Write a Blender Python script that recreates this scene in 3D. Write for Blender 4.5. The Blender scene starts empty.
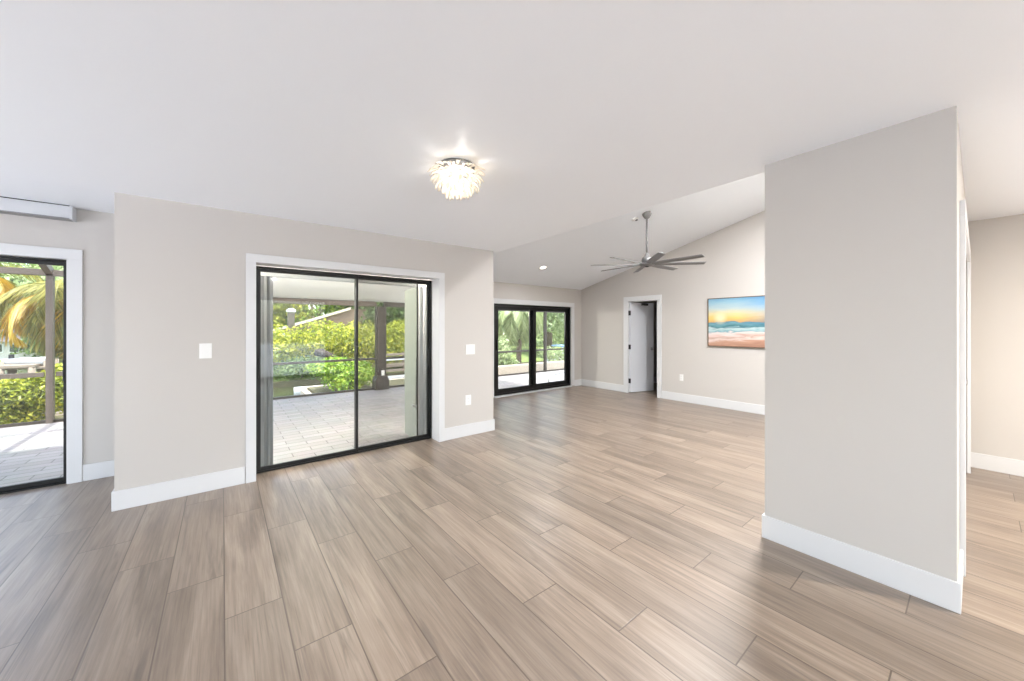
import bpy, bmesh, math, random
from mathutils import Vector, Matrix
import numpy as np

scene = bpy.context.scene
COL = scene.collection
rad = math.radians

# ------------------------------------------------------------------ camera, sky, sun, exposure
EYE = 1.41
FPX, HORIZON, YAW = 366.98, 327.0, 51.779          # focal length and horizon in photo pixels; heading between +X and +Y
cam_data = bpy.data.cameras.new('camera')
cam = bpy.data.objects.new('camera', cam_data)
COL.objects.link(cam)
cam_data.sensor_width = 36.0
cam_data.lens = FPX / 1024 * 36.0
cam_data.shift_y = -(681 / 2 - HORIZON) / 1024
cam_data.clip_start = 0.05
cam_data.clip_end = 400
cam.location = (0, 0, EYE)
# forward = (cos YAW, sin YAW) in (X, Y)
cam.rotation_euler = (rad(90), 0, rad(YAW - 90))
scene.camera = cam

world = bpy.data.worlds.new('sky')
scene.world = world
world.use_nodes = True
wn = world.node_tree
bg = wn.nodes['Background']
sky = wn.nodes.new('ShaderNodeTexSky')
sky.sky_type = 'NISHITA'
sky.sun_disc = False
sky.sun_elevation = rad(72)
sky.sun_rotation = rad(180)
sky.air_density = 1.0
sky.dust_density = 2.0
hz = wn.nodes.new('ShaderNodeHueSaturation'); hz.inputs['Saturation'].default_value = 0.62
wn.links.new(sky.outputs[0], hz.inputs['Color'])
wn.links.new(hz.outputs[0], bg.inputs[0])
bg.inputs[1].default_value = 0.76

sun_d = bpy.data.lights.new('sun', 'SUN')
sun_d.energy = 6.2
sun_d.angle = rad(0.6)
sun_d.color = (1.0, 0.975, 0.93)
sun = bpy.data.objects.new('sun', sun_d)
COL.objects.link(sun)
sun.location = (0, -4, 20)
sun.rotation_euler = Vector((0.02, 0.25, -1)).to_track_quat('-Z', 'Y').to_euler()

def area_light(name, loc, direction, size, watts, color=(1, 1, 1), parent=None):
    d = bpy.data.lights.new(name, 'AREA')
    d.shape = 'DISK'; d.size = size; d.energy = watts; d.color = color
    o = bpy.data.objects.new(name, d); COL.objects.link(o)
    o.location = loc
    o.rotation_euler = Vector(direction).to_track_quat('-Z', 'Y').to_euler()
    if parent: o.parent = parent
    return o


vs = scene.view_settings
vs.view_transform = 'Standard'; vs.look = 'None'; vs.gamma = 1.0
vs.use_curve_mapping = False
vs.exposure = 0.34

# ------------------------------------------------------------------ materials
def srgb(r, g, b):
    f = lambda c: (c / 255 / 12.92) if c / 255 <= 0.04045 else ((c / 255 + 0.055) / 1.055) ** 2.4
    return (f(r), f(g), f(b), 1)

def mat(name, col, rough=0.5, metal=0.0, spec=0.5, bump=0.0, bscale=80.0, var=0.0):
    m = bpy.data.materials.new(name); m.use_nodes = True
    nt = m.node_tree; b = nt.nodes['Principled BSDF']
    b.inputs['Roughness'].default_value = rough
    b.inputs['Metallic'].default_value = metal
    b.inputs['Specular IOR Level'].default_value = spec
    b.inputs['Base Color'].default_value = col
    if bump or var:
        tc = nt.nodes.new('ShaderNodeTexCoord')
        no = nt.nodes.new('ShaderNodeTexNoise')
        no.inputs['Scale'].default_value = bscale
        no.inputs['Detail'].default_value = 4
        nt.links.new(tc.outputs['Object'], no.inputs['Vector'])
        if var:
            mx = nt.nodes.new('ShaderNodeMix'); mx.data_type = 'RGBA'
            mx.inputs[6].default_value = tuple(c * (1 - var) for c in col[:3]) + (1,)
            mx.inputs[7].default_value = tuple(min(1, c * (1 + var)) for c in col[:3]) + (1,)
            nt.links.new(no.outputs['Fac'], mx.inputs[0])
            nt.links.new(mx.outputs[2], b.inputs['Base Color'])
        if bump:
            bp = nt.nodes.new('ShaderNodeBump'); bp.inputs['Strength'].default_value = bump
            bp.inputs['Distance'].default_value = 0.004
            nt.links.new(no.outputs['Fac'], bp.inputs['Height'])
            nt.links.new(bp.outputs[0], b.inputs['Normal'])
    return m

M = {}
M['wall'] = mat('wall_paint', srgb(202, 197, 191), 0.75, spec=0.3, bump=0.08, bscale=120)
M['ceiling'] = mat('ceiling_paint', srgb(244, 247, 251), 0.45, spec=0.45, bump=0.06, bscale=90)
M['white'] = mat('white_trim_paint', srgb(220, 220, 220), 0.35, bump=0.01, bscale=40)
M['door_white'] = mat('door_paint', srgb(236, 238, 243), 0.4, bump=0.01, bscale=40)
M['black'] = mat('black_aluminium', srgb(9, 9, 9), 0.45, bump=0.01, bscale=60)
M['grey_alu'] = mat('grey_shutter_aluminium', srgb(208, 210, 212), 0.4, 0.0, bump=0.02, bscale=60)
M['pale_alu'] = mat('pale_shutter_aluminium', srgb(156, 162, 152), 0.4, 0.0, bump=0.02, bscale=60)
M['bronze'] = mat('bronze_aluminium', srgb(62, 56, 50), 0.45, 0.2, bump=0.02, bscale=60)
M['cage_bronze'] = mat('lighter_bronze', srgb(92, 82, 74), 0.5, 0.1, bump=0.02, bscale=60)  # lighter tone of the frame bronze
M['plastic'] = mat('white_plastic', srgb(240, 239, 236), 0.35, bump=0.005)
M['slot'] = mat('dark_slot', srgb(30, 30, 30), 0.6, bump=0.01)
M['box_grey'] = mat('pale_grey_housing', srgb(205, 206, 208), 0.4, bump=0.01)
M['nickel'] = mat('brushed_nickel', srgb(150, 150, 150), 0.35, 0.8, bump=0.02, bscale=200)
M['steel_dark'] = mat('dark_steel', srgb(55, 55, 57), 0.4, 0.6, bump=0.01)
M['fan_grey'] = mat('fan_grey_paint', srgb(128, 127, 127), 0.45, 0.3, bump=0.02, bscale=150)
M['bark'] = mat('bark', srgb(112, 96, 78), 0.9, bump=0.6, bscale=30, var=0.35)
M['wood_dark'] = mat('weathered_dock_wood', srgb(146, 132, 116), 0.85, bump=0.4, bscale=25, var=0.25)
M['stucco'] = mat('exterior_stucco', srgb(186, 184, 178), 0.85, bump=0.3, bscale=90, var=0.05)
M['roof_brown'] = mat('brown_shingle', srgb(120, 100, 86), 0.85, bump=0.5, bscale=14, var=0.22)
M['soil'] = mat('bank_soil', srgb(92, 88, 60), 0.95, bump=0.5, bscale=6, var=0.3)
M['grass'] = mat('lawn', srgb(116, 132, 66), 0.95, bump=0.5, bscale=9, var=0.3)
M['concrete'] = mat('seawall_concrete', srgb(206, 192, 174), 0.85, bump=0.3, bscale=18, var=0.12)
M['terrace'] = mat('bounce_terrace_pale', srgb(232, 234, 238), 0.8, bump=0.2, bscale=20, var=0.08)  # kept near white so bounced sun lifts the indoor ceiling
M['boat_white'] = mat('boat_gelcoat', srgb(232, 234, 236), 0.25, bump=0.01)
M['lanai_white'] = mat('lanai_ceiling_white', srgb(250, 249, 246), 0.6, bump=0.05)
M['mid_grey'] = mat('mid_grey_aluminium', srgb(166, 168, 170), 0.4, bump=0.02, bscale=60)
M['stack_grey'] = mat('grey_stack_aluminium', srgb(128, 130, 133), 0.4, bump=0.02, bscale=60)
M['boat_grey'] = mat('boat_hull_grey', srgb(190, 196, 200), 0.35, bump=0.01)
M['boat_blue'] = mat('boat_canvas_blue', srgb(120, 150, 176), 0.6, bump=0.05)
M['glass_dark'] = mat('dark_window', srgb(60, 66, 70), 0.1, bump=0.005)
M['log'] = mat('wet_dark_wood', srgb(52, 42, 34), 0.7, bump=0.4, bscale=30, var=0.2)

def glass_mat(name, tint, refl=0.9, haze=0.0):
    m = bpy.data.materials.new(name); m.use_nodes = True
    nt = m.node_tree; nt.nodes.clear()
    out = nt.nodes.new('ShaderNodeOutputMaterial')
    tr = nt.nodes.new('ShaderNodeBsdfTransparent'); tr.inputs[0].default_value = tint
    gl = nt.nodes.new('ShaderNodeBsdfGlossy'); gl.inputs['Roughness'].default_value = 0.02
    lw = nt.nodes.new('ShaderNodeLayerWeight'); lw.inputs[0].default_value = 0.5
    pw = nt.nodes.new('ShaderNodeMath'); pw.operation = 'POWER'; pw.inputs[1].default_value = 5
    ma = nt.nodes.new('ShaderNodeMath'); ma.operation = 'MULTIPLY_ADD'
    ma.inputs[1].default_value = refl; ma.inputs[2].default_value = 0.025
    mx = nt.nodes.new('ShaderNodeMixShader')
    nt.links.new(lw.outputs['Facing'], pw.inputs[0]); nt.links.new(pw.outputs[0], ma.inputs[0])
    nt.links.new(ma.outputs[0], mx.inputs[0])
    nt.links.new(tr.outputs[0], mx.inputs[1]); nt.links.new(gl.outputs[0], mx.inputs[2])
    nt.links.new(mx.outputs[0], out.inputs[0])
    return m
M['glass'] = glass_mat('clear_door_glass', (0.965, 0.98, 0.972, 1))

def screen_mat(name, alpha, col):
    m = bpy.data.materials.new(name); m.use_nodes = True
    nt = m.node_tree; nt.nodes.clear()
    out = nt.nodes.new('ShaderNodeOutputMaterial')
    tr = nt.nodes.new('ShaderNodeBsdfTransparent')
    df = nt.nodes.new('ShaderNodeBsdfDiffuse'); df.inputs[0].default_value = col
    mx = nt.nodes.new('ShaderNodeMixShader'); mx.inputs[0].default_value = alpha
    nt.links.new(tr.outputs[0], mx.inputs[1]); nt.links.new(df.outputs[0], mx.inputs[2])
    nt.links.new(mx.outputs[0], out.inputs[0])
    return m
M['screen'] = screen_mat('insect_screen_mesh', 0.10, srgb(90, 88, 84))
M['door_screen'] = screen_mat('door_screen_mesh', 0.20, srgb(86, 84, 80))

def leaf_mat(name, dark, mid, light, scale=2.2, trans=0.35):
    m = bpy.data.materials.new(name); m.use_nodes = True
    nt = m.node_tree; nt.nodes.clear()
    out = nt.nodes.new('ShaderNodeOutputMaterial')
    geo = nt.nodes.new('ShaderNodeNewGeometry')
    tc = nt.nodes.new('ShaderNodeTexCoord')
    no = nt.nodes.new('ShaderNodeTexNoise'); no.inputs['Scale'].default_value = scale
    no.inputs['Detail'].default_value = 2
    nt.links.new(tc.outputs['Object'], no.inputs['Vector'])
    ad = nt.nodes.new('ShaderNodeMath'); ad.operation = 'MULTIPLY_ADD'
    ad.inputs[1].default_value = 0.55; 
    nt.links.new(geo.outputs['Random Per Island'], ad.inputs[0])
    sub = nt.nodes.new('ShaderNodeMath'); sub.operation = 'SUBTRACT'; sub.inputs[1].default_value = 0.27
    nt.links.new(no.outputs['Fac'], sub.inputs[0]); nt.links.new(sub.outputs[0], ad.inputs[2])
    cr = nt.nodes.new('ShaderNodeValToRGB')
    cr.color_ramp.elements[0].position = 0.15; cr.color_ramp.elements[0].color = dark
    cr.color_ramp.elements[1].position = 0.85; cr.color_ramp.elements[1].color = light
    e = cr.color_ramp.elements.new(0.5); e.color = mid
    nt.links.new(ad.outputs[0], cr.inputs[0])
    df = nt.nodes.new('ShaderNodeBsdfDiffuse'); tl = nt.nodes.new('ShaderNodeBsdfTranslucent')
    gl = nt.nodes.new('ShaderNodeBsdfGlossy'); gl.inputs['Roughness'].default_value = 0.45
    nt.links.new(cr.outputs[0], df.inputs[0]); nt.links.new(cr.outputs[0], tl.inputs[0])
    m1 = nt.nodes.new('ShaderNodeMixShader'); m1.inputs[0].default_value = trans
    nt.links.new(df.outputs[0], m1.inputs[1]); nt.links.new(tl.outputs[0], m1.inputs[2])
    m2 = nt.nodes.new('ShaderNodeMixShader'); m2.inputs[0].default_value = 0.05
    nt.links.new(m1.outputs[0], m2.inputs[1]); nt.links.new(gl.outputs[0], m2.inputs[2])
    nt.links.new(m2.outputs[0], out.inputs[0])
    return m
M['leaf_yellow'] = leaf_mat('yellow_green_leaves', srgb(70, 92, 18), srgb(156, 168, 32), srgb(220, 214, 72))
M['leaf_bright'] = leaf_mat('bright_green_leaves', srgb(62, 100, 18), srgb(134, 176, 34), srgb(200, 214, 84))
M['leaf_dark'] = leaf_mat('dark_green_leaves', srgb(52, 74, 34), srgb(92, 122, 58), srgb(142, 164, 92))
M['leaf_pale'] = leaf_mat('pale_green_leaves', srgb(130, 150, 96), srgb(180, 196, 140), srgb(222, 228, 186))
M['frond_green'] = leaf_mat('olive_palm_leaflets', srgb(84, 90, 30), srgb(138, 136, 56), srgb(190, 178, 92), 1.2)
M['frond_yellow'] = leaf_mat('yellow_palm_leaflets', srgb(160, 118, 24), srgb(206, 164, 40), srgb(232, 204, 96), 1.2)
M['frond_pale'] = leaf_mat('pale_palm_leaflets', srgb(142, 158, 104), srgb(184, 196, 138), srgb(218, 224, 176), 1.2)

# floor: wood look porcelain planks, long side along Y
def floor_material():
    m = bpy.data.materials.new('wood_look_plank_tile'); m.use_nodes = True
    nt = m.node_tree; b = nt.nodes['Principled BSDF']; L = nt.links.new
    def math_(op, a, bb=None, c=None):
        n = nt.nodes.new('ShaderNodeMath'); n.operation = op
        for i, v in enumerate((a, bb, c)):
            if v is None: continue
            if isinstance(v, (int, float)): n.inputs[i].default_value = v
            else: L(v, n.inputs[i])
        return n.outputs[0]
    tc = nt.nodes.new('ShaderNodeTexCoord')
    sp = nt.nodes.new('ShaderNodeSeparateXYZ'); L(tc.outputs['Object'], sp.inputs[0])
    x, y = sp.outputs[0], sp.outputs[1]
    u = math_('DIVIDE', math_('SUBTRACT', x, 0.005), 0.239)
    i = math_('FLOOR', u)
    fu = math_('SUBTRACT', u, i)
    v = math_('DIVIDE', math_('MULTIPLY_ADD', i, 0.405, math_('SUBTRACT', y, 2.245)), 1.215)
    j = math_('FLOOR', v)
    fv = math_('SUBTRACT', v, j)
    # grout distance
    du = math_('MULTIPLY', math_('MINIMUM', fu, math_('SUBTRACT', 1, fu)), 0.239)
    dv = math_('MULTIPLY', math_('MINIMUM', fv, math_('SUBTRACT', 1, fv)), 1.215)
    dist = math_('MINIMUM', du, dv)
    mr = nt.nodes.new('ShaderNodeMapRange'); mr.inputs[1].default_value = 0.0019; mr.inputs[2].default_value = 0.0036
    L(dist, mr.inputs[0]); tile = mr.outputs[0]       # 0 in grout, 1 on tile
    cid = nt.nodes.new('ShaderNodeCombineXYZ'); L(i, cid.inputs[0]); L(j, cid.inputs[1])
    wn_ = nt.nodes.new('ShaderNodeTexWhiteNoise'); wn_.noise_dimensions = '2D'; L(cid.outputs[0], wn_.inputs['Vector'])
    r1 = wn_.outputs['Value']
    sc = nt.nodes.new('ShaderNodeSeparateColor'); L(wn_.outputs['Color'], sc.inputs[0])
    # grain space, shifted per plank
    def grain(sx, sy, detail, rough, dist_, off):
        g = nt.nodes.new('ShaderNodeCombineXYZ')
        L(math_('MULTIPLY_ADD', x, sx, math_('MULTIPLY', r1, 37.0 + off)), g.inputs[0])
        L(math_('MULTIPLY_ADD', y, sy, math_('MULTIPLY', sc.outputs[0], 23.0)), g.inputs[1])
        L(math_('MULTIPLY', sc.outputs[1], 19.0), g.inputs[2])
        n = nt.nodes.new('ShaderNodeTexNoise'); n.inputs['Scale'].default_value = 1.0
        n.inputs['Detail'].default_value = detail; n.inputs['Roughness'].default_value = rough
        n.inputs['Distortion'].default_value = dist_
        L(g.outputs[0], n.inputs['Vector'])
        return n.outputs['Fac']
    broad = grain(9.0, 0.9, 4, 0.55, 0.6, 0)
    fine = grain(70.0, 2.4, 5, 0.65, 0.3, 5)
    streak = grain(22.0, 1.1, 5, 0.6, 1.0, 11)
    cr = nt.nodes.new('ShaderNodeValToRGB')
    el = cr.color_ramp.elements
    el[0].position = 0.30; el[0].color = srgb(94, 77, 61)
    el[1].position = 0.70; el[1].color = srgb(166, 147, 127)
    e = el.new(0.5); e.color = srgb(136, 116, 97)
    L(math_('MULTIPLY_ADD', broad, 0.55, math_('MULTIPLY', fine, 0.45)), cr.inputs[0])
    # dark streaks
    ds = nt.nodes.new('ShaderNodeMapRange'); ds.inputs[1].default_value = 0.43; ds.inputs[2].default_value = 0.30
    ds.inputs[3].default_value = 0.0; ds.inputs[4].default_value = 0.62
    L(streak, ds.inputs[0])
    m1 = nt.nodes.new('ShaderNodeMix'); m1.data_type = 'RGBA'
    L(ds.outputs[0], m1.inputs[0]); L(cr.outputs[0], m1.inputs[6]); m1.inputs[7].default_value = srgb(92, 78, 66)
    hair = grain(130.0, 1.3, 3, 0.6, 0.4, 17)
    hm = nt.nodes.new('ShaderNodeMapRange'); hm.inputs[1].default_value = 0.42; hm.inputs[2].default_value = 0.30
    hm.inputs[3].default_value = 0.0; hm.inputs[4].default_value = 0.55
    L(hair, hm.inputs[0])
    m1b = nt.nodes.new('ShaderNodeMix'); m1b.data_type = 'RGBA'
    L(hm.outputs[0], m1b.inputs[0]); L(m1.outputs[2], m1b.inputs[6]); m1b.inputs[7].default_value = srgb(98, 80, 64)
    # plank tone
    tone = math_('MULTIPLY_ADD', sc.outputs[2], 0.26, 0.86)
    hs = nt.nodes.new('ShaderNodeHueSaturation'); L(tone, hs.inputs['Value']); hs.inputs['Saturation'].default_value = 0.86; L(m1b.outputs[2], hs.inputs['Color'])
    m2 = nt.nodes.new('ShaderNodeMix'); m2.data_type = 'RGBA'
    L(tile, m2.inputs[0]); m2.inputs[6].default_value = srgb(88, 73, 60); L(hs.outputs[0], m2.inputs[7])
    L(m2.outputs[2], b.inputs['Base Color'])
    L(math_('MULTIPLY_ADD', fine, 0.12, 0.29), b.inputs['Roughness'])
    b.inputs['Specular IOR Level'].default_value = 1.0
    b.inputs['Coat Weight'].default_value = 0.15; b.inputs['Coat Roughness'].default_value = 0.42; b.inputs['Coat IOR'].default_value = 1.65
    bp = nt.nodes.new('ShaderNodeBump'); bp.inputs['Strength'].default_value = 0.25; bp.inputs['Distance'].default_value = 0.002
    L(math_('MULTIPLY_ADD', fine, 0.12, tile), bp.inputs['Height']); L(bp.outputs[0], b.inputs['Normal'])
    return m
M['floor'] = floor_material()

def paver_material():
    m = bpy.data.materials.new('grey_lanai_pavers'); m.use_nodes = True
    nt = m.node_tree; b = nt.nodes['Principled BSDF']; L = nt.links.new
    tc = nt.nodes.new('ShaderNodeTexCoord')
    br = nt.nodes.new('ShaderNodeTexBrick'); L(tc.outputs['Object'], br.inputs['Vector'])
    br.inputs['Scale'].default_value = 1.0
    br.inputs['Brick Width'].default_value = 0.43; br.inputs['Row Height'].default_value = 0.145
    br.inputs['Mortar Size'].default_value = 0.005; br.inputs['Mortar Smooth'].default_value = 0.2
    br.inputs['Color1'].default_value = srgb(148, 141, 139); br.inputs['Color2'].default_value = srgb(134, 126, 123)
    br.inputs['Mortar'].default_value = srgb(84, 76, 72)
    no = nt.nodes.new('ShaderNodeTexNoise'); no.inputs['Scale'].default_value = 3.0; no.inputs['Detail'].default_value = 6
    L(tc.outputs['Object'], no.inputs['Vector'])
    mx = nt.nodes.new('ShaderNodeMix'); mx.data_type = 'RGBA'; mx.blend_type = 'OVERLAY'; mx.inputs[0].default_value = 0.18
    L(br.outputs['Color'], mx.inputs[6]); L(no.outputs['Color'], mx.inputs[7])
    hs = nt.nodes.new('ShaderNodeHueSaturation'); hs.inputs['Saturation'].default_value = 0.6
    L(mx.outputs[2], hs.inputs['Color']); L(hs.outputs[0], b.inputs['Base Color'])
    b.inputs['Roughness'].default_value = 0.6
    bp = nt.nodes.new('ShaderNodeBump'); bp.inputs['Strength'].default_value = 0.4; bp.inputs['Distance'].default_value = 0.003
    bp.invert = True
    L(br.outputs['Fac'], bp.inputs['Height']); L(bp.outputs[0], b.inputs['Normal'])
    return m
M['paver'] = paver_material()

def water_material():
    m = mat('canal_water', srgb(62, 68, 38), 0.12, spec=0.35)
    nt = m.node_tree; b = nt.nodes['Principled BSDF']
    tc = nt.nodes.new('ShaderNodeTexCoord'); no = nt.nodes.new('ShaderNodeTexNoise')
    no.inputs['Scale'].default_value = 2.5; no.inputs['Detail'].default_value = 3
    nt.links.new(tc.outputs['Object'], no.inputs['Vector'])
    bp = nt.nodes.new('ShaderNodeBump'); bp.inputs['Strength'].default_value = 0.25; bp.inputs['Distance'].default_value = 0.05
    nt.links.new(no.outputs['Fac'], bp.inputs['Height']); nt.links.new(bp.outputs[0], b.inputs['Normal'])
    return m
M['water'] = water_material()

def emit_mat(name, col, s):
    m = bpy.data.materials.new(name); m.use_nodes = True
    nt = m.node_tree; nt.nodes.clear()
    out = nt.nodes.new('ShaderNodeOutputMaterial'); e = nt.nodes.new('ShaderNodeEmission')
    e.inputs[0].default_value = col; e.inputs[1].default_value = s
    nt.links.new(e.outputs[0], out.inputs[0]); return m
M['lamp_glow'] = emit_mat('lit_lamp_diffuser', (1, 0.93, 0.82, 1), 6.0)

def petal_material():
    m = bpy.data.materials.new('milky_shell_petal'); m.use_nodes = True
    nt = m.node_tree; nt.nodes.clear()
    out = nt.nodes.new('ShaderNodeOutputMaterial')
    df = nt.nodes.new('ShaderNodeBsdfDiffuse'); df.inputs[0].default_value = (0.88, 0.84, 0.78, 1)
    tl = nt.nodes.new('ShaderNodeBsdfTranslucent'); tl.inputs[0].default_value = (0.95, 0.9, 0.82, 1)
    gl = nt.nodes.new('ShaderNodeBsdfGlossy'); gl.inputs['Roughness'].default_value = 0.15
    a = nt.nodes.new('ShaderNodeMixShader'); a.inputs[0].default_value = 0.75
    c = nt.nodes.new('ShaderNodeMixShader'); c.inputs[0].default_value = 0.08
    L = nt.links.new
    L(df.outputs[0], a.inputs[1]); L(tl.outputs[0], a.inputs[2])
    L(a.outputs[0], c.inputs[1]); L(gl.outputs[0], c.inputs[2]); L(c.outputs[0], out.inputs[0])
    return m
M['petal'] = petal_material()

def canvas_material():
    # beach at sunrise on canvas; generated coordinates: y runs right to left in the photo, z up
    m = bpy.data.materials.new('beach_sunrise_print'); m.use_nodes = True
    nt = m.node_tree; b = nt.nodes['Principled BSDF']; L = nt.links.new
    def math_(op, a, bb=None, c=None):
        n = nt.nodes.new('ShaderNodeMath'); n.operation = op
        for i, v in enumerate((a, bb, c)):
            if v is None: continue
            if isinstance(v, (int, float)): n.inputs[i].default_value = v
            else: L(v, n.inputs[i])
        return n.outputs[0]
    tc = nt.nodes.new('ShaderNodeTexCoord'); sp = nt.nodes.new('ShaderNodeSeparateXYZ')
    L(tc.outputs['Generated'], sp.inputs[0])
    s = math_('SUBTRACT', 1.0, sp.outputs[1]); z = sp.outputs[2]
    cv = nt.nodes.new('ShaderNodeCombineXYZ'); L(math_('MULTIPLY', s, 3.0), cv.inputs[0]); L(math_('MULTIPLY', z, 9.0), cv.inputs[1])
    no = nt.nodes.new('ShaderNodeTexNoise'); no.inputs['Scale'].default_value = 1.6; no.inputs['Detail'].default_value = 5
    no.inputs['Distortion'].default_value = 0.8
    L(cv.outputs[0], no.inputs['Vector'])
    n = math_('SUBTRACT', no.outputs['Fac'], 0.5)
    below = math_('LESS_THAN', z, 0.505)
    # shoreline slants down to the left; disturb more below the horizon
    zz = math_('ADD', z, math_('MULTIPLY', n, math_('MULTIPLY_ADD', below, 0.10, 0.10)))
    zz = math_('ADD', zz, math_('MULTIPLY', math_('MULTIPLY', math_('SUBTRACT', 0.35, s), below), math_('MULTIPLY', math_('SUBTRACT', 0.5, z), 0.35)))
    cr = nt.nodes.new('ShaderNodeValToRGB'); el = cr.color_ramp.elements
    stops = [(0.0, (176, 128, 104)), (0.10, (206, 158, 130)), (0.155, (236, 214, 204)), (0.19, (206, 170, 152)), (0.23, (238, 206, 196)), (0.28, (244, 226, 220)),
             (0.31, (128, 176, 184)), (0.36, (196, 222, 222)), (0.40, (62, 124, 134)), (0.46, (112, 168, 176)), (0.50, (92, 140, 158)),
             (0.51, (232, 176, 104)), (0.59, (250, 206, 104)), (0.68, (240, 220, 160)), (0.79, (196, 214, 214)), (0.90, (160, 200, 216)), (1.0, (120, 180, 212))]
    el[0].position, el[0].color = stops[0][0], srgb(*stops[0][1])
    el[1].position, el[1].color = stops[-1][0], srgb(*stops[-1][1])
    for p, c in stops[1:-1]:
        e = el.new(p); e.color = srgb(*c)
    L(zz, cr.inputs[0])
    # the right of the sky and sea is bluer
    mx = nt.nodes.new('ShaderNodeMix'); mx.data_type = 'RGBA'
    rg = nt.nodes.new('ShaderNodeMapRange'); rg.inputs[1].default_value = 0.38; rg.inputs[2].default_value = 0.8; rg.inputs[4].default_value = 0.75
    L(s, rg.inputs[0])
    sk = nt.nodes.new('ShaderNodeMapRange'); sk.inputs[1].default_value = 0.38; sk.inputs[2].default_value = 0.46
    L(z, sk.inputs[0])
    L(math_('MULTIPLY', rg.outputs[0], sk.outputs[0]), mx.inputs[0])
    L(cr.outputs[0], mx.inputs[6])
    cr2 = nt.nodes.new('ShaderNodeValToRGB'); e2 = cr2.color_ramp.elements
    st2 = [(0.0, (30, 100, 128)), (0.50, (38, 112, 146)), (0.56, (84, 118, 150)), (0.64, (170, 170, 178)), (0.74, (150, 186, 212)), (0.86, (76, 150, 206)), (1.0, (40, 122, 190))]
    e2[0].position, e2[0].color = st2[0][0], srgb(*st2[0][1]); e2[1].position, e2[1].color = st2[-1][0], srgb(*st2[-1][1])
    for p, c in st2[1:-1]:
        e = e2.new(p); e.color = srgb(*c)
    L(zz, cr2.inputs[0]); L(cr2.outputs[0], mx.inputs[7])
    # sun disc and its glow as printed on the canvas
    dx = math_('MULTIPLY', math_('SUBTRACT', s, 0.16), 1.5); dz = math_('SUBTRACT', z, 0.60)
    dd = math_('SQRT', math_('ADD', math_('POWER', dx, 2.0), math_('POWER', dz, 2.0)))
    gl = nt.nodes.new('ShaderNodeMapRange'); gl.inputs[1].default_value = 0.03; gl.inputs[2].default_value = 0.16
    gl.inputs[3].default_value = 0.95; gl.inputs[4].default_value = 0.0
    L(dd, gl.inputs[0])
    m3 = nt.nodes.new('ShaderNodeMix'); m3.data_type = 'RGBA'; L(gl.outputs[0], m3.inputs[0]); L(mx.outputs[2], m3.inputs[6])
    m3.inputs[7].default_value = srgb(255, 240, 196)
    hv = nt.nodes.new('ShaderNodeHueSaturation'); hv.inputs['Value'].default_value = 0.84; hv.inputs['Saturation'].default_value = 0.95
    L(m3.outputs[2], hv.inputs['Color']); L(hv.outputs[0], b.inputs['Base Color'])
    b.inputs['Roughness'].default_value = 0.5
    return m
M['canvas'] = canvas_material()
M['canvas_edge'] = mat('dark_wood_frame', srgb(96, 74, 56), 0.6, bump=0.1, bscale=50, var=0.2)

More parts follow.
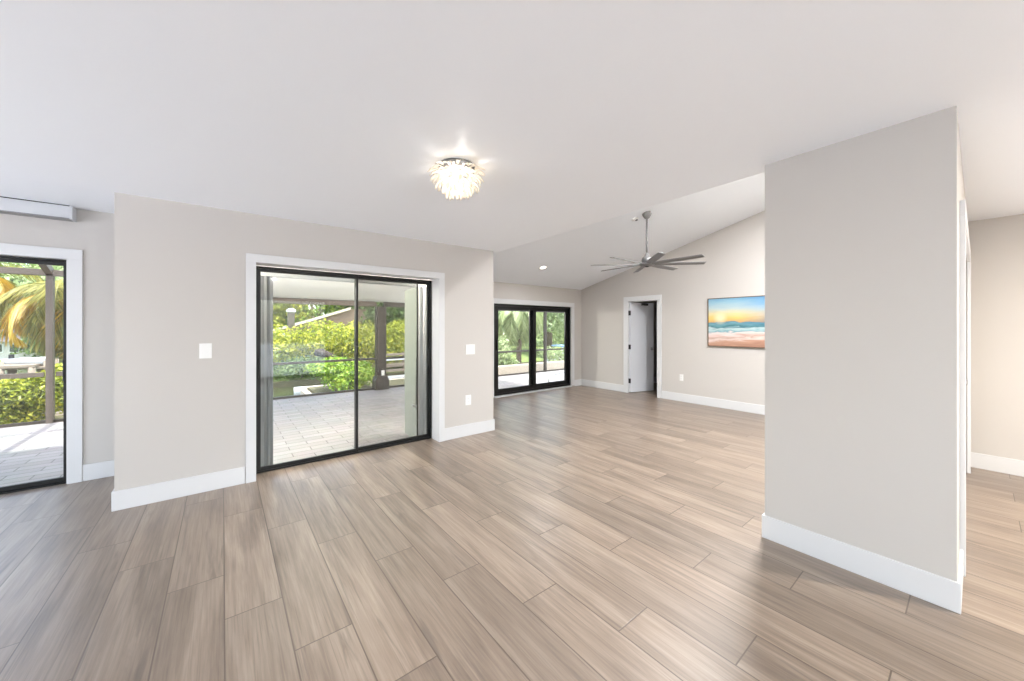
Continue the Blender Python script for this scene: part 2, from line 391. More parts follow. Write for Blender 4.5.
# ------------------------------------------------------------------ mesh helpers (world coordinates in, root-local meshes out)
class MB:
    def __init__(s): s.bm = bmesh.new()
    def box(s, x0, x1, y0, y1, z0, z1, mtx=None):
        vs_ = [s.bm.verts.new(v) for v in ((x0, y0, z0), (x1, y0, z0), (x1, y1, z0), (x0, y1, z0), (x0, y0, z1), (x1, y0, z1), (x1, y1, z1), (x0, y1, z1))]
        for f in ((3, 2, 1, 0), (4, 5, 6, 7), (0, 1, 5, 4), (1, 2, 6, 5), (2, 3, 7, 6), (3, 0, 4, 7)):
            s.bm.faces.new([vs_[k] for k in f])
        if mtx is not None: bmesh.ops.transform(s.bm, matrix=mtx, verts=vs_)
        return s
    def prism(s, pts, axis, a, b):
        # pts: polygon in the two axes other than `axis`
        def P(p, t):
            if axis == 'x': return (t, p[0], p[1])
            if axis == 'y': return (p[0], t, p[1])
            return (p[0], p[1], t)
        A = [s.bm.verts.new(P(p, a)) for p in pts]; B = [s.bm.verts.new(P(p, b)) for p in pts]
        s.bm.faces.new(A); s.bm.faces.new(list(reversed(B)))
        n = len(pts)
        for k in range(n): s.bm.faces.new((A[k], B[k], B[(k + 1) % n], A[(k + 1) % n]))
        return s
    def lathe(s, prof, c, n=24, mtx=None, cap=True):
        rings = []; new = []
        for r, z in prof:
            rg = [s.bm.verts.new((c[0] + r * math.cos(2 * math.pi * k / n), c[1] + r * math.sin(2 * math.pi * k / n), c[2] + z)) for k in range(n)]
            rings.append(rg); new += rg
        for a, b in zip(rings, rings[1:]):
            for k in range(n): s.bm.faces.new((a[k], a[(k + 1) % n], b[(k + 1) % n], b[k]))
        if cap:
            s.bm.faces.new(list(reversed(rings[0]))); s.bm.faces.new(rings[-1])
        if mtx is not None: bmesh.ops.transform(s.bm, matrix=mtx, verts=new)
        return s
    def tube(s, pts, r, n=10):
        pts = [Vector(p) for p in pts]; rs = r if isinstance(r, (list, tuple)) else [r] * len(pts)
        rings = []; up = None
        for k, p in enumerate(pts):
            d = (pts[min(k + 1, len(pts) - 1)] - pts[max(k - 1, 0)]).normalized()
            if up is None:
                up = d.orthogonal().normalized()
            up = (up - d * up.dot(d)).normalized()
            w = d.cross(up)
            rings.append([s.bm.verts.new(p + (up * math.cos(2 * math.pi * q / n) + w * math.sin(2 * math.pi * q / n)) * rs[k]) for q in range(n)])
        for a, b in zip(rings, rings[1:]):
            for q in range(n): s.bm.faces.new((a[q], a[(q + 1) % n], b[(q + 1) % n], b[q]))
        s.bm.faces.new(list(reversed(rings[0]))); s.bm.faces.new(rings[-1])
        return s
    def build(s, name, m, parent=None, bevel=0.0, smooth=False):
        bm = s.bm
        bmesh.ops.recalc_face_normals(bm, faces=bm.faces)
        if parent is not None:
            w = Vector((0, 0, 0)); p = parent
            while p is not None: w += p.location; p = p.parent
            bmesh.ops.translate(bm, verts=bm.verts, vec=-w)
        me = bpy.data.meshes.new(name); bm.to_mesh(me); bm.free()
        o = bpy.data.objects.new(name, me); COL.objects.link(o)
        me.materials.append(M[m] if isinstance(m, str) else m)
        if parent is not None: o.parent = parent
        if smooth:
            for p in me.polygons: p.use_smooth = True
        if bevel:
            md = o.modifiers.new('bevel', 'BEVEL'); md.width = bevel; md.segments = 2; md.limit_method = 'ANGLE'
        return o

def pymesh(name, verts, faces, m, parent=None):
    me = bpy.data.meshes.new(name)
    v = np.asarray(verts, dtype=float)
    if parent is not None:
        w = Vector((0, 0, 0)); p = parent
        while p is not None: w += p.location; p = p.parent
        v = v - np.array(w)
    me.from_pydata(v.tolist(), [], faces); me.update()
    o = bpy.data.objects.new(name, me); COL.objects.link(o)
    me.materials.append(M[m])
    if parent is not None: o.parent = parent
    return o

def empty(name, loc):
    o = bpy.data.objects.new(name, None); COL.objects.link(o)
    o.location = loc; o.empty_display_size = 0.1
    return o
def tag(o, label, cat, group=None, kind=None):
    o['label'] = label; o['category'] = cat
    if group: o['group'] = group
    if kind: o['kind'] = kind
    return o
def struct(o, label=None):
    o['kind'] = 'structure'
    if label: o['label'] = label
    return o
def copy_tree(o, parent=None):
    c = o.copy(); COL.objects.link(c)
    if parent is not None: c.parent = parent
    for ch in list(o.children): copy_tree(ch, c)
    return c

def unproject(u, v, d):
    """point at forward distance d on the ray of photo pixel (u, v): used only to lay out the garden by survey"""
    r = (u - 512) / FPX; s_, c_ = math.sin(rad(YAW)), math.cos(rad(YAW))
    return Vector((d * (r * s_ + c_), d * (-r * c_ + s_), EYE + (HORIZON - v) / FPX * d))

# ------------------------------------------------------------------ the room shell
CEIL = 2.60          # wall tops, buried in the ceiling slab
HX = 2.98            # edge of the flat ceiling / header
def vz(y): return 2.31 + 0.253 * (5.95 - y)

struct(MB().box(-3.2, 9.0, -3.3, 4.36, -0.1, 0).box(-3.2, -0.60, 4.36, 5.16, -0.1, 0).box(2.70, 9.0, 4.36, 6.04, -0.1, 0).build('floor', 'floor'), 'wood look plank tile floor')
# the flat ceiling sags a few centimetres towards the back wall, as measured
struct(MB().prism([(-3.3, 2.507), (0.1, 2.507), (4.1, 2.445), (4.36, 2.456), (4.36, 2.75), (-3.3, 2.75)], 'x', -3.2, HX)
       .prism([(4.36, 2.456), (5.27, 2.493), (5.27, 2.75), (4.36, 2.75)], 'x', -3.2, -0.45)
       .prism([(HX, 2.507), (6.05, 2.475), (6.05, 2.75), (HX, 2.75)], 'y', -3.3, 0.885).build('ceiling', 'ceiling'), 'flat white ceiling')
struct(MB().prism([(0.885, vz(0.885)), (6.15, vz(6.15)), (6.15, vz(6.15) + .15), (0.885, vz(0.885) + .15)], 'x', 2.70, 6.95).build('ceiling_vault', 'ceiling'), 'sloped white ceiling')
struct(MB().box(-0.655, 0.225, 4.10, 4.36, 0, CEIL).box(2.092, 2.905, 4.10, 4.36, 0, CEIL).box(0.225, 2.092, 4.10, 4.36, 2.015, CEIL).build('wall_back', 'wall'), 'beige wall around the middle glass door')
struct(MB().box(-0.655, -0.45, 4.36, 5.27, 0, CEIL).build('wall_return', 'wall'))
struct(MB().box(-3.2, -2.95, 5.07, 5.27, 0, CEIL).box(-1.09, -0.655, 5.07, 5.27, 0, CEIL).box(-2.95, -1.09, 5.07, 5.27, 2.03, CEIL).build('wall_left', 'wall'), 'beige wall around the left glass door')
struct(MB().box(-3.2, -3.0, -3.3, 0.9, 0, CEIL).box(-3.2, -3.0, 4.3, 5.07, 0, CEIL).box(-3.2, -3.0, 0.9, 4.3, 2.15, CEIL).build('wall_side', 'wall'))  # opening added out of view to let daylight onto the left floor
struct(MB().box(-3.0, -2.9, -3.3, -3.1, 0, CEIL).box(2.4, 6.05, -3.3, -3.1, 0, CEIL).box(-2.9, 2.4, -3.3, -3.1, 2.2, CEIL).build('wall_front', 'wall'))  # opening added behind the viewer to let daylight in
struct(MB().box(-20, 20, -30, -3.3, -.2, -.06).box(-20, -3.2, -3.3, 4.3, -.2, -.06).build('floor_bounce_terrace', 'terrace'), 'unseen pale terrace added behind the viewer to bounce sunlight indoors')  # added as a bounce surface for sun through the rear openings
struct(MB().prism([(4.36, 0), (6.15, 0), (6.15, vz(6.15)), (4.36, vz(4.36))], 'x', 2.70, 2.905).build('wall_living_west', 'wall'))
struct(MB().prism([(0.885, CEIL), (4.36, CEIL), (4.36, vz(4.36)), (0.885, vz(0.885))], 'x', 2.70, HX).build('wall_header', 'ceiling'))
struct(MB().box(2.905, 4.205, 5.95, 6.15, 0, vz(5.95)).box(6.475, 6.95, 5.95, 6.15, 0, vz(5.95)).box(4.205, 6.475, 5.95, 6.15, 1.895, vz(5.95)).box(4.205, 6.475, 5.95, 6.15, -.1, .028).build('wall_living_far', 'wall'), 'beige far wall around the far glass door')
struct(MB().prism([(0.885, 0), (3.955, 0), (3.955, vz(3.955)), (0.885, vz(0.885))], 'x', 6.83, 6.95)
       .prism([(4.65, 0), (5.95, 0), (5.95, vz(5.95)), (4.65, vz(4.65))], 'x', 6.83, 6.95)
       .prism([(3.955, 1.965), (4.65, 1.965), (4.65, vz(4.65)), (3.955, vz(3.955))], 'x', 6.83, 6.95).build('wall_living_right', 'wall'), 'beige gable wall with the white door and the painting')
struct(MB().box(2.855, 3.36, 0.065, 0.885, 0, CEIL).box(3.36, 5.66, 0.125, 0.885, 0, CEIL).box(5.66, 7.0, 0.065, 0.885, 0, CEIL).box(3.36, 5.66, 0.065, 0.125, 2.05, CEIL)
       .box(2.70, 7.0, 0.80, 0.885, CEIL, vz(.8)).build('wall_partition', 'wall'), 'beige partition wall standing into the room')
struct(MB().box(5.93, 6.05, -3.1, 0.065, 0, CEIL).build('wall_hall_right', 'wall'))
# the small room behind the white door
struct(MB().box(8.6, 8.7, 2.8, 6.05, 0, 2.4).box(6.95, 8.6, 2.8, 2.9, 0, 2.4).box(6.95, 8.6, 5.95, 6.05, 0, 2.4).build('wall_bedroom', 'wall'))
struct(MB().box(6.95, 8.7, 2.8, 6.05, 2.4, 2.5).build('ceiling_bedroom', 'ceiling'))

# baseboards
BH, BT = 0.150, 0.014
def base(name, *boxes):
    b = MB()
    for q in boxes: b.box(*q)
    return struct(b.build(name, 'white', bevel=0.003))
base('baseboard_back', (-0.669, 0.156, 4.086, 4.10, 0, BH), (2.15, 2.919, 4.086, 4.10, 0, BH), (2.905, 2.919, 4.10, 5.936, 0, BH))
base('baseboard_return', (-0.669, -0.655, 4.10, 5.056, 0, BH))
base('baseboard_left', (-1.009, -0.655, 5.056, 5.07, 0, BH))
base('baseboard_side', (-3.0, -2.986, -3.1, 0.9, 0, BH), (-3.0, -2.986, 4.3, 5.056, 0, BH))
base('baseboard_far', (2.919, 4.12, 5.936, 5.95, 0, BH), (6.57, 6.83, 5.936, 5.95, 0, BH))
base('baseboard_right', (6.816, 6.83, 0.9, 3.872, 0, BH), (6.816, 6.83, 4.748, 5.936, 0, BH))
base('baseboard_partition', (2.841, 2.855, 0.051, 0.899, 0, BH), (2.855, 3.29, 0.051, 0.065, 0, BH), (2.855, 6.816, 0.885, 0.899, 0, BH))
base('baseboard_hall', (5.916, 5.93, -3.086, 0.051, 0, BH))
base('baseboard_front', (2.4, 5.93, -3.1, -3.086, 0, BH))
base('baseboard_bedroom', (8.586, 8.6, 2.9, 5.95, 0, BH))

# casings and liners of the openings
def casing_y(name, x0, x1, zt, w, yw, ydeep, z0=0.0, liner=0.012, left=True):
    b = MB(); t = 0.020
    if left: b.box(x0 - w, x0, yw - t, yw, z0, zt)
    b.box(x1, x1 + w, yw - t, yw, z0, zt)
    b.box(x0 - w, x1 + w, yw - t, yw, zt, zt + w)
    b.box(x0 - liner, x0, yw, ydeep, z0, zt); b.box(x1, x1 + liner, yw, ydeep, z0, zt)
    b.box(x0 - liner, x1 + liner, yw, ydeep, zt, zt + liner)
    return struct(b.build(name, 'white', bevel=0.002))
casing_y('trim_1', 0.238, 2.079, 2.002, 0.076, 4.10, 4.28)
casing_y('trim_2', -2.938, -1.102, 2.018, 0.094, 5.07, 5.10)
casing_y('trim_3', 4.218, 6.462, 1.882, 0.098, 5.95, 5.985, z0=0.03)
b = MB()
b.box(6.81, 6.83, 4.638, 4.748, 0, 1.952).box(6.81, 6.83, 3.872, 3.967, 0, 1.952).box(6.81, 6.83, 3.872, 4.748, 1.952, 2.052)
b.box(6.83, 6.95, 4.638, 4.65, 0, 1.952).box(6.83, 6.95, 3.955, 3.967, 0, 1.952).box(6.83, 6.95, 3.955, 4.65, 1.952, 1.965)
b.box(6.845, 6.86, 3.967, 3.979, 0, 1.952).box(6.845, 6.86, 3.967, 4.638, 1.940, 1.952)
struct(b.build('trim_4', 'white', bevel=0.002))
b = MB()
b.box(3.29, 3.37, 0.043, 0.065, 0, 2.04).box(5.65, 5.73, 0.043, 0.065, 0, 2.04).box(3.29, 5.73, 0.043, 0.065, 2.04, 2.13)
struct(b.build('trim_5', 'white', bevel=0.002))
# hall closet doors flush inside that casing
d5 = struct(empty('door_5', (4.51, 0.1, 0)), 'white double closet door in the hall')
for (xa, xb) in ((3.375, 4.507), (4.513, 5.645)):
    p = MB().box(xa, xb, 0.088, 0.122, 0.01, 2.035).build('door_panel', 'door_white', d5, bevel=0.003)
    xm = xb - 0.06 if xa < 4 else xa + 0.06
    MB().lathe([(0.012, 0), (0.012, .02), (0.018, .03), (0.0125, .038)], (0, 0, 0), 16, Matrix.Translation((xm, 0.088, 0.98)) @ Matrix.Rotation(rad(90), 4, 'X')).build('knob', 'nickel', p, smooth=True)
# grey thresholds at the far and left doors
struct(MB().box(4.22, 6.46, 5.915, 5.95, 0, 0.03).build('trim_6', 'grey_alu', bevel=0.003))

# ------------------------------------------------------------------ sliding glass doors
def sliding_door(name, label, x0, x1, y, z0, z1, fw, stile, rail, xm, over, depth=0.09, handle_right=True):
    root = struct(empty(name, ((x0 + x1) / 2, y, z0)), label)
    b = MB()
    b.box(x0, x0 + fw, y, y + depth, z0, z1).box(x1 - fw, x1, y, y + depth, z0, z1)
    b.box(x0 + fw, x1 - fw, y, y + depth, z1 - fw, z1).box(x0 + fw, x1 - fw, y, y + depth, z0, z0 + fw * .8)
    b.build('door_frame', 'black', root, bevel=0.002)
    ya, yb = y + depth * .50, y + depth * .92
    yc, yd = y + depth * .06, y + depth * .46
    for (pa, pb, y0, y1, side) in ((x0 + fw, xm + over, yc, yd, 0), (xm - over, x1 - fw, ya, yb, 1)):
        zb, zt = z0 + fw * .8 + .002, z1 - fw - .002
        f = MB()
        f.box(pa, pa + stile, y0, y1, zb, zt).box(pb - stile, pb, y0, y1, zb, zt)
        f.box(pa + stile, pb - stile, y0, y1, zt - rail, zt).box(pa + stile, pb - stile, y0, y1, zb, zb + rail * 1.15)
        p = f.build('sliding_panel', 'black', root, bevel=0.002)
        ym = (y0 + y1) / 2
        MB().box(pa + stile - .004, pb - stile + .004, ym - .003, ym + .003, zb + rail, zt - rail + .004).build('glass_pane', 'glass', p)
        xh = (pa + stile * .5) if side == 0 else (pb - stile * .5)
        MB().box(xh - .008, xh + .008, y0 - .026, y0, z0 + .92, z0 + 1.12).build('handle', 'black', p, bevel=0.005)
    return root
d1 = sliding_door('door_1', 'black framed two panel sliding glass door in the middle wall', 0.242, 2.077, 4.285, 0.0, 1.998, 0.020, 0.024, 0.030, 1.176, 0.013, depth=.062)
d2 = sliding_door('door_2', 'black framed sliding glass door in the left recess', -2.936, -1.104, 5.085, 0.0, 2.014, 0.014, 0.016, 0.034, -2.02, 0.02, depth=.06)
d3 = sliding_door('door_3', 'thick black framed sliding glass door in the far wall', 4.222, 6.458, 5.965, 0.032, 1.880, 0.045, 0.085, 0.075, 5.300, 0.075)
sliding_door('added_door_6', 'unseen black framed glass door added behind the viewer for daylight', -2.9, 2.4, -3.25, 0.0, 2.2, 0.03, 0.035, 0.04, -0.25, 0.03)  # door added to the unseen daylight opening
# insect screen outside the right half of the middle door
p = MB().box(1.176, 1.196, 4.385, 4.40, 0.0, 1.985).box(1.925, 1.94, 4.385, 4.40, 0.0, 1.985).box(1.196, 1.925, 4.385, 4.40, 1.955, 1.985).box(1.196, 1.925, 4.385, 4.40, 0, 0.03).build('screen_panel', 'black', d1)
MB().box(1.19, 1.93, 4.391, 4.393, 0.025, 1.96).build('screen_mesh', 'door_screen', p)

# ------------------------------------------------------------------ white interior door, ajar
d4 = struct(empty('door_4', (6.93, 4.625, 0)), 'plain white interior door standing ajar')
ang = rad(15)      # swing away from straight-through, toward the latch side
Rm = Matrix.Translation((6.846, 4.632, 0)) @ Matrix.Rotation(-ang, 4, 'Z')
b = MB().box(0.006, 0.652, -0.036, 0, 0.012, 1.938, Rm); slab = b.build('door_slab', 'door_white', d4, bevel=0.002)
for zc in (0.257, 0.983, 1.709):
    h = MB().lathe([(0.008, 0), (0.008, 0.10)], (6.842, 4.632, zc - .05), 12).box(6.832, 6.844, 4.632, 4.638, zc - .05, zc + .05)
    h.box(0.0, 0.014, -0.0375, 0.0005, zc - .05, zc + .05, Rm).build('hinge', 'steel_dark', d4)
for sgn in (-1, 1):
    y0 = -0.036 if sgn < 0 else 0.0
    mt = Rm @ Matrix.Translation((0.592, y0, 0.93)) @ Matrix.Rotation(rad(90) * (1 if sgn < 0 else -1), 4, 'X')
    MB().lathe([(0.030, 0), (0.030, .006), (0.012, .010), (0.012, .035), (0.026, .042), (0.029, .055), (0.020, .066), (0.004, .068)], (0, 0, 0), 20, mt).build('knob', 'nickel', d4, smooth=True)
MB().box(0.30, 0.46, -0.074, -0.036, 1.875, 1.915, Rm).box(0.46, 0.475, -0.066, -0.042, 1.885, 1.905, Rm).build('door_closer', 'steel_dark', d4, bevel=0.003)

# ------------------------------------------------------------------ wall plates
def plate_y(kind, name, label, cat, x, z, w, h, y):
    r = tag(empty(name, (x, y, z)), label, cat)
    MB().box(x - w / 2, x + w / 2, y - .006, y, z - h / 2, z + h / 2).build('cover_plate', 'plastic', r, bevel=0.002)
    if kind == 'outlet':
        for dz in (-.02, .02):
            s_ = MB().box(x - .016, x + .016, y - .0085, y - .006, z + dz - .014, z + dz + .014).build('socket', 'plastic', r, bevel=0.001)
            MB().box(x - .007, x - .005, y - .0088, y - .0084, z + dz - .004, z + dz + .006).box(x + .005, x + .007, y - .0088, y - .0084, z + dz - .004, z + dz + .006).build('slot', 'slot', s_)
    else:
        n = 2 if kind == 'double' else 1
        for k in range(n):
            xc = x + (k - (n - 1) / 2) * .046
            MB().prism([(y - .006, z - .034), (y - .011, z - .034), (y - .0075, z), (y - .0065, z + .034), (y - .006, z + .034)], 'x', xc - .0165, xc + .0165).build('rocker', 'plastic', r, bevel=0.001)
    return r
plate_y('single', 'light_switch', 'white single rocker light switch on the wall left of the middle glass door', 'light switch', -0.117, 1.205, 0.084, 0.128, 4.10)
plate_y('double', 'light_switch', 'white double rocker light switch on the wall right of the middle glass door', 'light switch', 2.536, 1.118, 0.135, 0.130, 4.10)
plate_y('outlet', 'wall_outlet', 'white wall outlet low on the wall right of the middle glass door', 'outlet', 2.503, 0.462, 0.085, 0.130, 4.10)
r = tag(empty('wall_outlet', (6.83, 3.478, 0.452)), 'white wall outlet low on the far gable wall between the white door and the painting', 'outlet')
MB().box(6.824, 6.83, 3.443, 3.513, 0.39, 0.514).build('cover_plate', 'plastic', r, bevel=0.002)
for dz in (-.02, .02):
    s_ = MB().box(6.8215, 6.824, 3.462, 3.494, .452 + dz - .014, .452 + dz + .014).build('socket', 'plastic', r, bevel=0.001)
    MB().box(6.8211, 6.8216, 3.471, 3.473, .452 + dz - .004, .452 + dz + .006).box(6.8211, 6.8216, 3.483, 3.485, .452 + dz - .004, .452 + dz + .006).build('slot', 'slot', s_)

# long housing at the top of the left wall
r = tag(empty('shade_housing', (-2.0, 5.07, 2.34)), 'long pale grey housing box mounted on the wall above the left glass door', 'housing')
MB().box(-2.98, -1.062, 4.952, 5.07, 2.368, 2.474).build('housing_body', 'box_grey', r, bevel=0.004)
MB().box(-1.062, -1.045, 4.946, 5.07, 2.360, 2.478).build('end_cap', 'box_grey', r, bevel=0.003)
MB().box(-2.98, -1.062, 4.950, 5.06, 2.474, 2.483).build('top_slot', 'slot', r)
MB().box(-2.98, -1.062, 4.948, 5.06, 2.360, 2.368).build('bottom_rail', 'nickel', r)

# ------------------------------------------------------------------ painting
r = tag(empty('painting', (6.83, 2.38, 1.07)), 'framed beach sunrise painting with blue sea hanging on the far gable wall', 'painting')
MB().box(6.800, 6.826, 1.762, 2.973, 1.082, 1.903).build('canvas', 'canvas', r)
f = MB()
for q in ((6.794, 6.83, 1.75, 1.762, 1.07, 1.915), (6.794, 6.83, 2.973, 2.985, 1.07, 1.915), (6.794, 6.83, 1.762, 2.973, 1.07, 1.082), (6.794, 6.83, 1.762, 2.973, 1.903, 1.915)): f.box(*q)
f.build('frame', 'canvas_edge', r)

# ------------------------------------------------------------------ flush ceiling light with shell petals
FL = Vector((1.217, 2.136, 2.4755))
r = tag(empty('ceiling_light', FL), 'flush ceiling light of layered milky shell petals glowing in the dining ceiling', 'ceiling light')
MB().lathe([(0.118, 0), (0.124, -.010), (0.122, -.028), (0.105, -.040), (0.02, -.042)], FL, 40).build('mounting_ring', 'nickel', r, smooth=True)
MB().lathe([(0.002, -.045), (0.018, -.048), (0.024, -.062), (0.018, -.078), (0.002, -.084)], FL, 20).build('bulb', 'lamp_glow', r, smooth=True)
def petal_mesh():
    L_, W_ = 0.094, 0.026
    vs_, fs = [], []
    N = 7
    for k in range(N + 1):
        t = k / N
        w = W_ * (0.35 + 0.65 * math.sin(math.pi * min(1, t * .62 + .12))) * (1 if t < .85 else (1 - t) / .15 * .75 + .25)
        bow = 0.016 * math.sin(math.pi * t)
        for s_ in (-1, 0, 1):
            vs_.append((s_ * w / 2, bow - (0.005 if s_ == 0 else 0), -t * L_))
    for k in range(N):
        a = 3 * k
        fs += [(a, a + 1, a + 4, a + 3), (a + 1, a + 2, a + 5, a + 4)]
    me = bpy.data.meshes.new('petal'); me.from_pydata(vs_, [], fs); me.update()
    for p in me.polygons: p.use_smooth = True
    me.materials.append(M['petal'])
    return me
pm = petal_mesh()
random.seed(4)
tiers = [(0.092, -.036, 22, 84), (0.092, -.058, 21, 68), (0.084, -.080, 19, 52), (0.068, -.098, 16, 37), (0.046, -.112, 12, 23), (0.020, -.120, 6, 9)]
for ti, (rr, zz_, n_, tilt) in enumerate(tiers):
    for k in range(n_):
        a = 2 * math.pi * (k + .5 * (ti % 2) + random.uniform(-.18, .18)) / n_
        o = bpy.data.objects.new('petal', pm); COL.objects.link(o); o.parent = r
        o.location = (rr * math.cos(a), rr * math.sin(a), zz_)
        # local -Z is the petal's length, local Y faces outward
        o.rotation_euler = (Matrix.Rotation(a - math.pi / 2, 4, 'Z') @ Matrix.Rotation(rad(tilt + random.uniform(-8, 8)), 4, 'X') @ Matrix.Rotation(random.uniform(-.35, .35), 4, 'Z')).to_euler()
        o.scale = (1, 1, random.uniform(.85, 1.1))
        md = o.modifiers.new('thickness', 'SOLIDIFY'); md.thickness = 0.0022
pl = bpy.data.lights.new('petal_lamp', 'POINT'); pl.energy = 9; pl.shadow_soft_size = 0.065; pl.color = (1, 0.95, 0.88)
o = bpy.data.objects.new('petal_lamp', pl); COL.objects.link(o); o.parent = r; o.location = (0, 0, -0.088)

# ------------------------------------------------------------------ recessed lights
def downlight(loc, label, watts, tilt=0.0, color=(0.93, 0.96, 1.0), group=None):
    r = tag(empty('recessed_light', loc), label, 'recessed light', group)
    MB().lathe([(0.055, -.002), (0.085, -.006), (0.088, 0.0), (0.055, 0.0)], loc, 32, cap=False).build('trim_ring', 'white', r, smooth=True)
    MB().lathe([(0.056, -.0035), (0.056, -.0005)], loc, 32).build('diffuser', 'lamp_glow', r)
    area_light('downlight_lamp', (0, 0, -0.012), (0, 0, -1), 0.11, watts, color, r)
    r.rotation_euler = (tilt, 0, 0)
    return r
VT = -math.atan(0.253)
downlight(Vector((4.741, 5.075, vz(5.075))), 'lit recessed downlight in the sloped ceiling in front of the far glass door', 9, VT)
P_ = Vector((4.3, 1.1, vz(1.1)))  # disc lights added out of view to brighten the living room
r = tag(empty('disc_fill_light', P_), 'added unseen disc fill light on the sloped ceiling behind the partition wall', 'ceiling light')
MB().lathe([(0.25, 0.0), (0.26, -.03), (0.24, -.045), (0.235, -.03)], P_, 40, cap=False).build('rim', 'white', r, smooth=True)
MB().lathe([(0.236, -.034), (0.236, -.024)], P_, 40).build('diffuser', 'lamp_glow', r)
area_light('disc_fill_lamp', (0, 0, -0.05), (0, 0, -1), 0.46, 215, (0.95, 0.97, 1.0), r)
r.rotation_euler = (VT, 0, 0)
r2 = copy_tree(r); r2.location = (5.6, 1.42, vz(1.42)); r2['label'] = 'added unseen disc fill light on the sloped ceiling nearer the painting wall'
for ch_ in r2.children:
    if ch_.type == 'LIGHT': ch_.data = ch_.data.copy(); ch_.data.energy = 14
downlight(Vector((0.9, -1.3, 2.507)), 'added unseen fill downlight in the flat ceiling behind the viewer', 30)  # fill lamp added out of view to brighten the dining area
downlight(Vector((-1.7, 0.08, 2.507)), 'added unseen fill downlight in the flat ceiling left of the viewer', 30)  # second unseen fill lamp added for the dining area
downlight(Vector((3.9, -1.8, 2.496)), 'unseen recessed fill downlight in the hall ceiling', 125, color=(1, 0.94, 0.86))  # unseen lamp put in to brighten the hall

# small round fitting on the sloped ceiling
P_ = Vector((4.80, 3.15, vz(3.15)))
r = tag(empty('smoke_detector', P_), 'small round white detector with dark centre on the sloped ceiling beside the fan mount', 'detector')
MB().lathe([(0.050, 0.0), (0.052, -.012), (0.040, -.020), (0.018, -.023)], P_, 28).build('housing', 'plastic', r, smooth=True)
MB().lathe([(0.018, -.021), (0.018, -.029), (0.008, -.032)], P_ + Vector((0.02, -.01, 0)), 18).build('sensor', 'steel_dark', r, smooth=True)
r.rotation_euler = (VT, 0, 0)

# ------------------------------------------------------------------ ceiling fan
FX, FY = 4.835, 2.975
FZ = 2.322
root = tag(empty('ceiling_fan', (FX, FY, vz(FY))), 'large grey eight blade ceiling fan hanging on a long downrod from the sloped ceiling', 'ceiling fan')
MB().lathe([(0.062, 0.018), (0.066, -.01), (0.060, -.035), (0.036, -.07), (0.022, -.082)], (FX, FY, vz(FY)), 28).build('canopy', 'fan_grey', root, smooth=True)
MB().lathe([(0.0135, 0), (0.0135, vz(FY) - .075 - (FZ + .12))], (FX, FY, FZ + .12), 16).build('downrod', 'fan_grey', root, smooth=True)
MB().lathe([(0.050, 0.018), (0.070, 0.03), (0.074, 0.055), (0.062, 0.095), (0.042, 0.115), (0.030, 0.135), (0.018, 0.165)], (FX, FY, FZ), 32).build('motor_housing', 'fan_grey', root, smooth=True)
MB().lathe([(0.02, -.032), (0.085, -.028), (0.105, -.012), (0.105, 0.012), (0.06, 0.02)], (FX, FY, FZ), 32).build('hub', 'fan_grey', root, smooth=True)
MB().lathe([(0.018, -.044), (0.028, -.040), (0.030, -.031)], (FX, FY, FZ), 16).build('hub_cap', 'steel_dark', root, smooth=True)
bl = None
for k in range(8):
    a = rad(44.3 + 45 * k)
    if bl is None:
        m_ = MB()
        pitch = rad(-13)
        prof = [(0.085, .030), (0.16, .034), (0.22, .048), (0.45, .050), (0.70, .046), (0.80, .043)]
        T, B_ = [], []
        for rr, hw in prof:
            dz = hw * math.sin(pitch); dy = hw * math.cos(pitch)
            T.append((m_.bm.verts.new((rr, -dy, -dz + .004)), m_.bm.verts.new((rr, 0, .009)), m_.bm.verts.new((rr, dy, dz + .004))))
            B_.append((m_.bm.verts.new((rr, -dy, -dz - .003)), m_.bm.verts.new((rr, 0, .001)), m_.bm.verts.new((rr, dy, dz - .003))))
        F = m_.bm.faces.new
        for i_ in range(len(prof) - 1):
            for q in (0, 1):
                F((T[i_][q], T[i_ + 1][q], T[i_ + 1][q + 1], T[i_][q + 1]))
                F((B_[i_][q + 1], B_[i_ + 1][q + 1], B_[i_ + 1][q], B_[i_][q]))
            F((B_[i_][0], B_[i_ + 1][0], T[i_ + 1][0], T[i_][0])); F((T[i_][2], T[i_ + 1][2], B_[i_ + 1][2], B_[i_][2]))
        for e_ in (0, -1):
            for q in (0, 1): F((T[e_][q], T[e_][q + 1], B_[e_][q + 1], B_[e_][q]))
        bl = m_.build('blade', 'fan_grey')
        o = bl
    else:
        o = bl.copy(); COL.objects.link(o)
    o.parent = root; o.location = (0, 0, FZ - vz(FY)); o.rotation_euler = (0, 0, a)

# ------------------------------------------------------------------ outside: lanai, roof, enclosure
LZ = -0.10
struct(MB().box(-12, 14.5, 4.30, 9.10, LZ - .12, LZ).build('floor_lanai', 'paver'), 'grey staggered paver floor of the lanai')
struct(MB().box(0.225, 2.092, 4.36, 4.46, LZ, -0.005).box(-2.95, -1.09, 5.16, 5.32, LZ, -0.005).build('trim_7', 'stucco'))
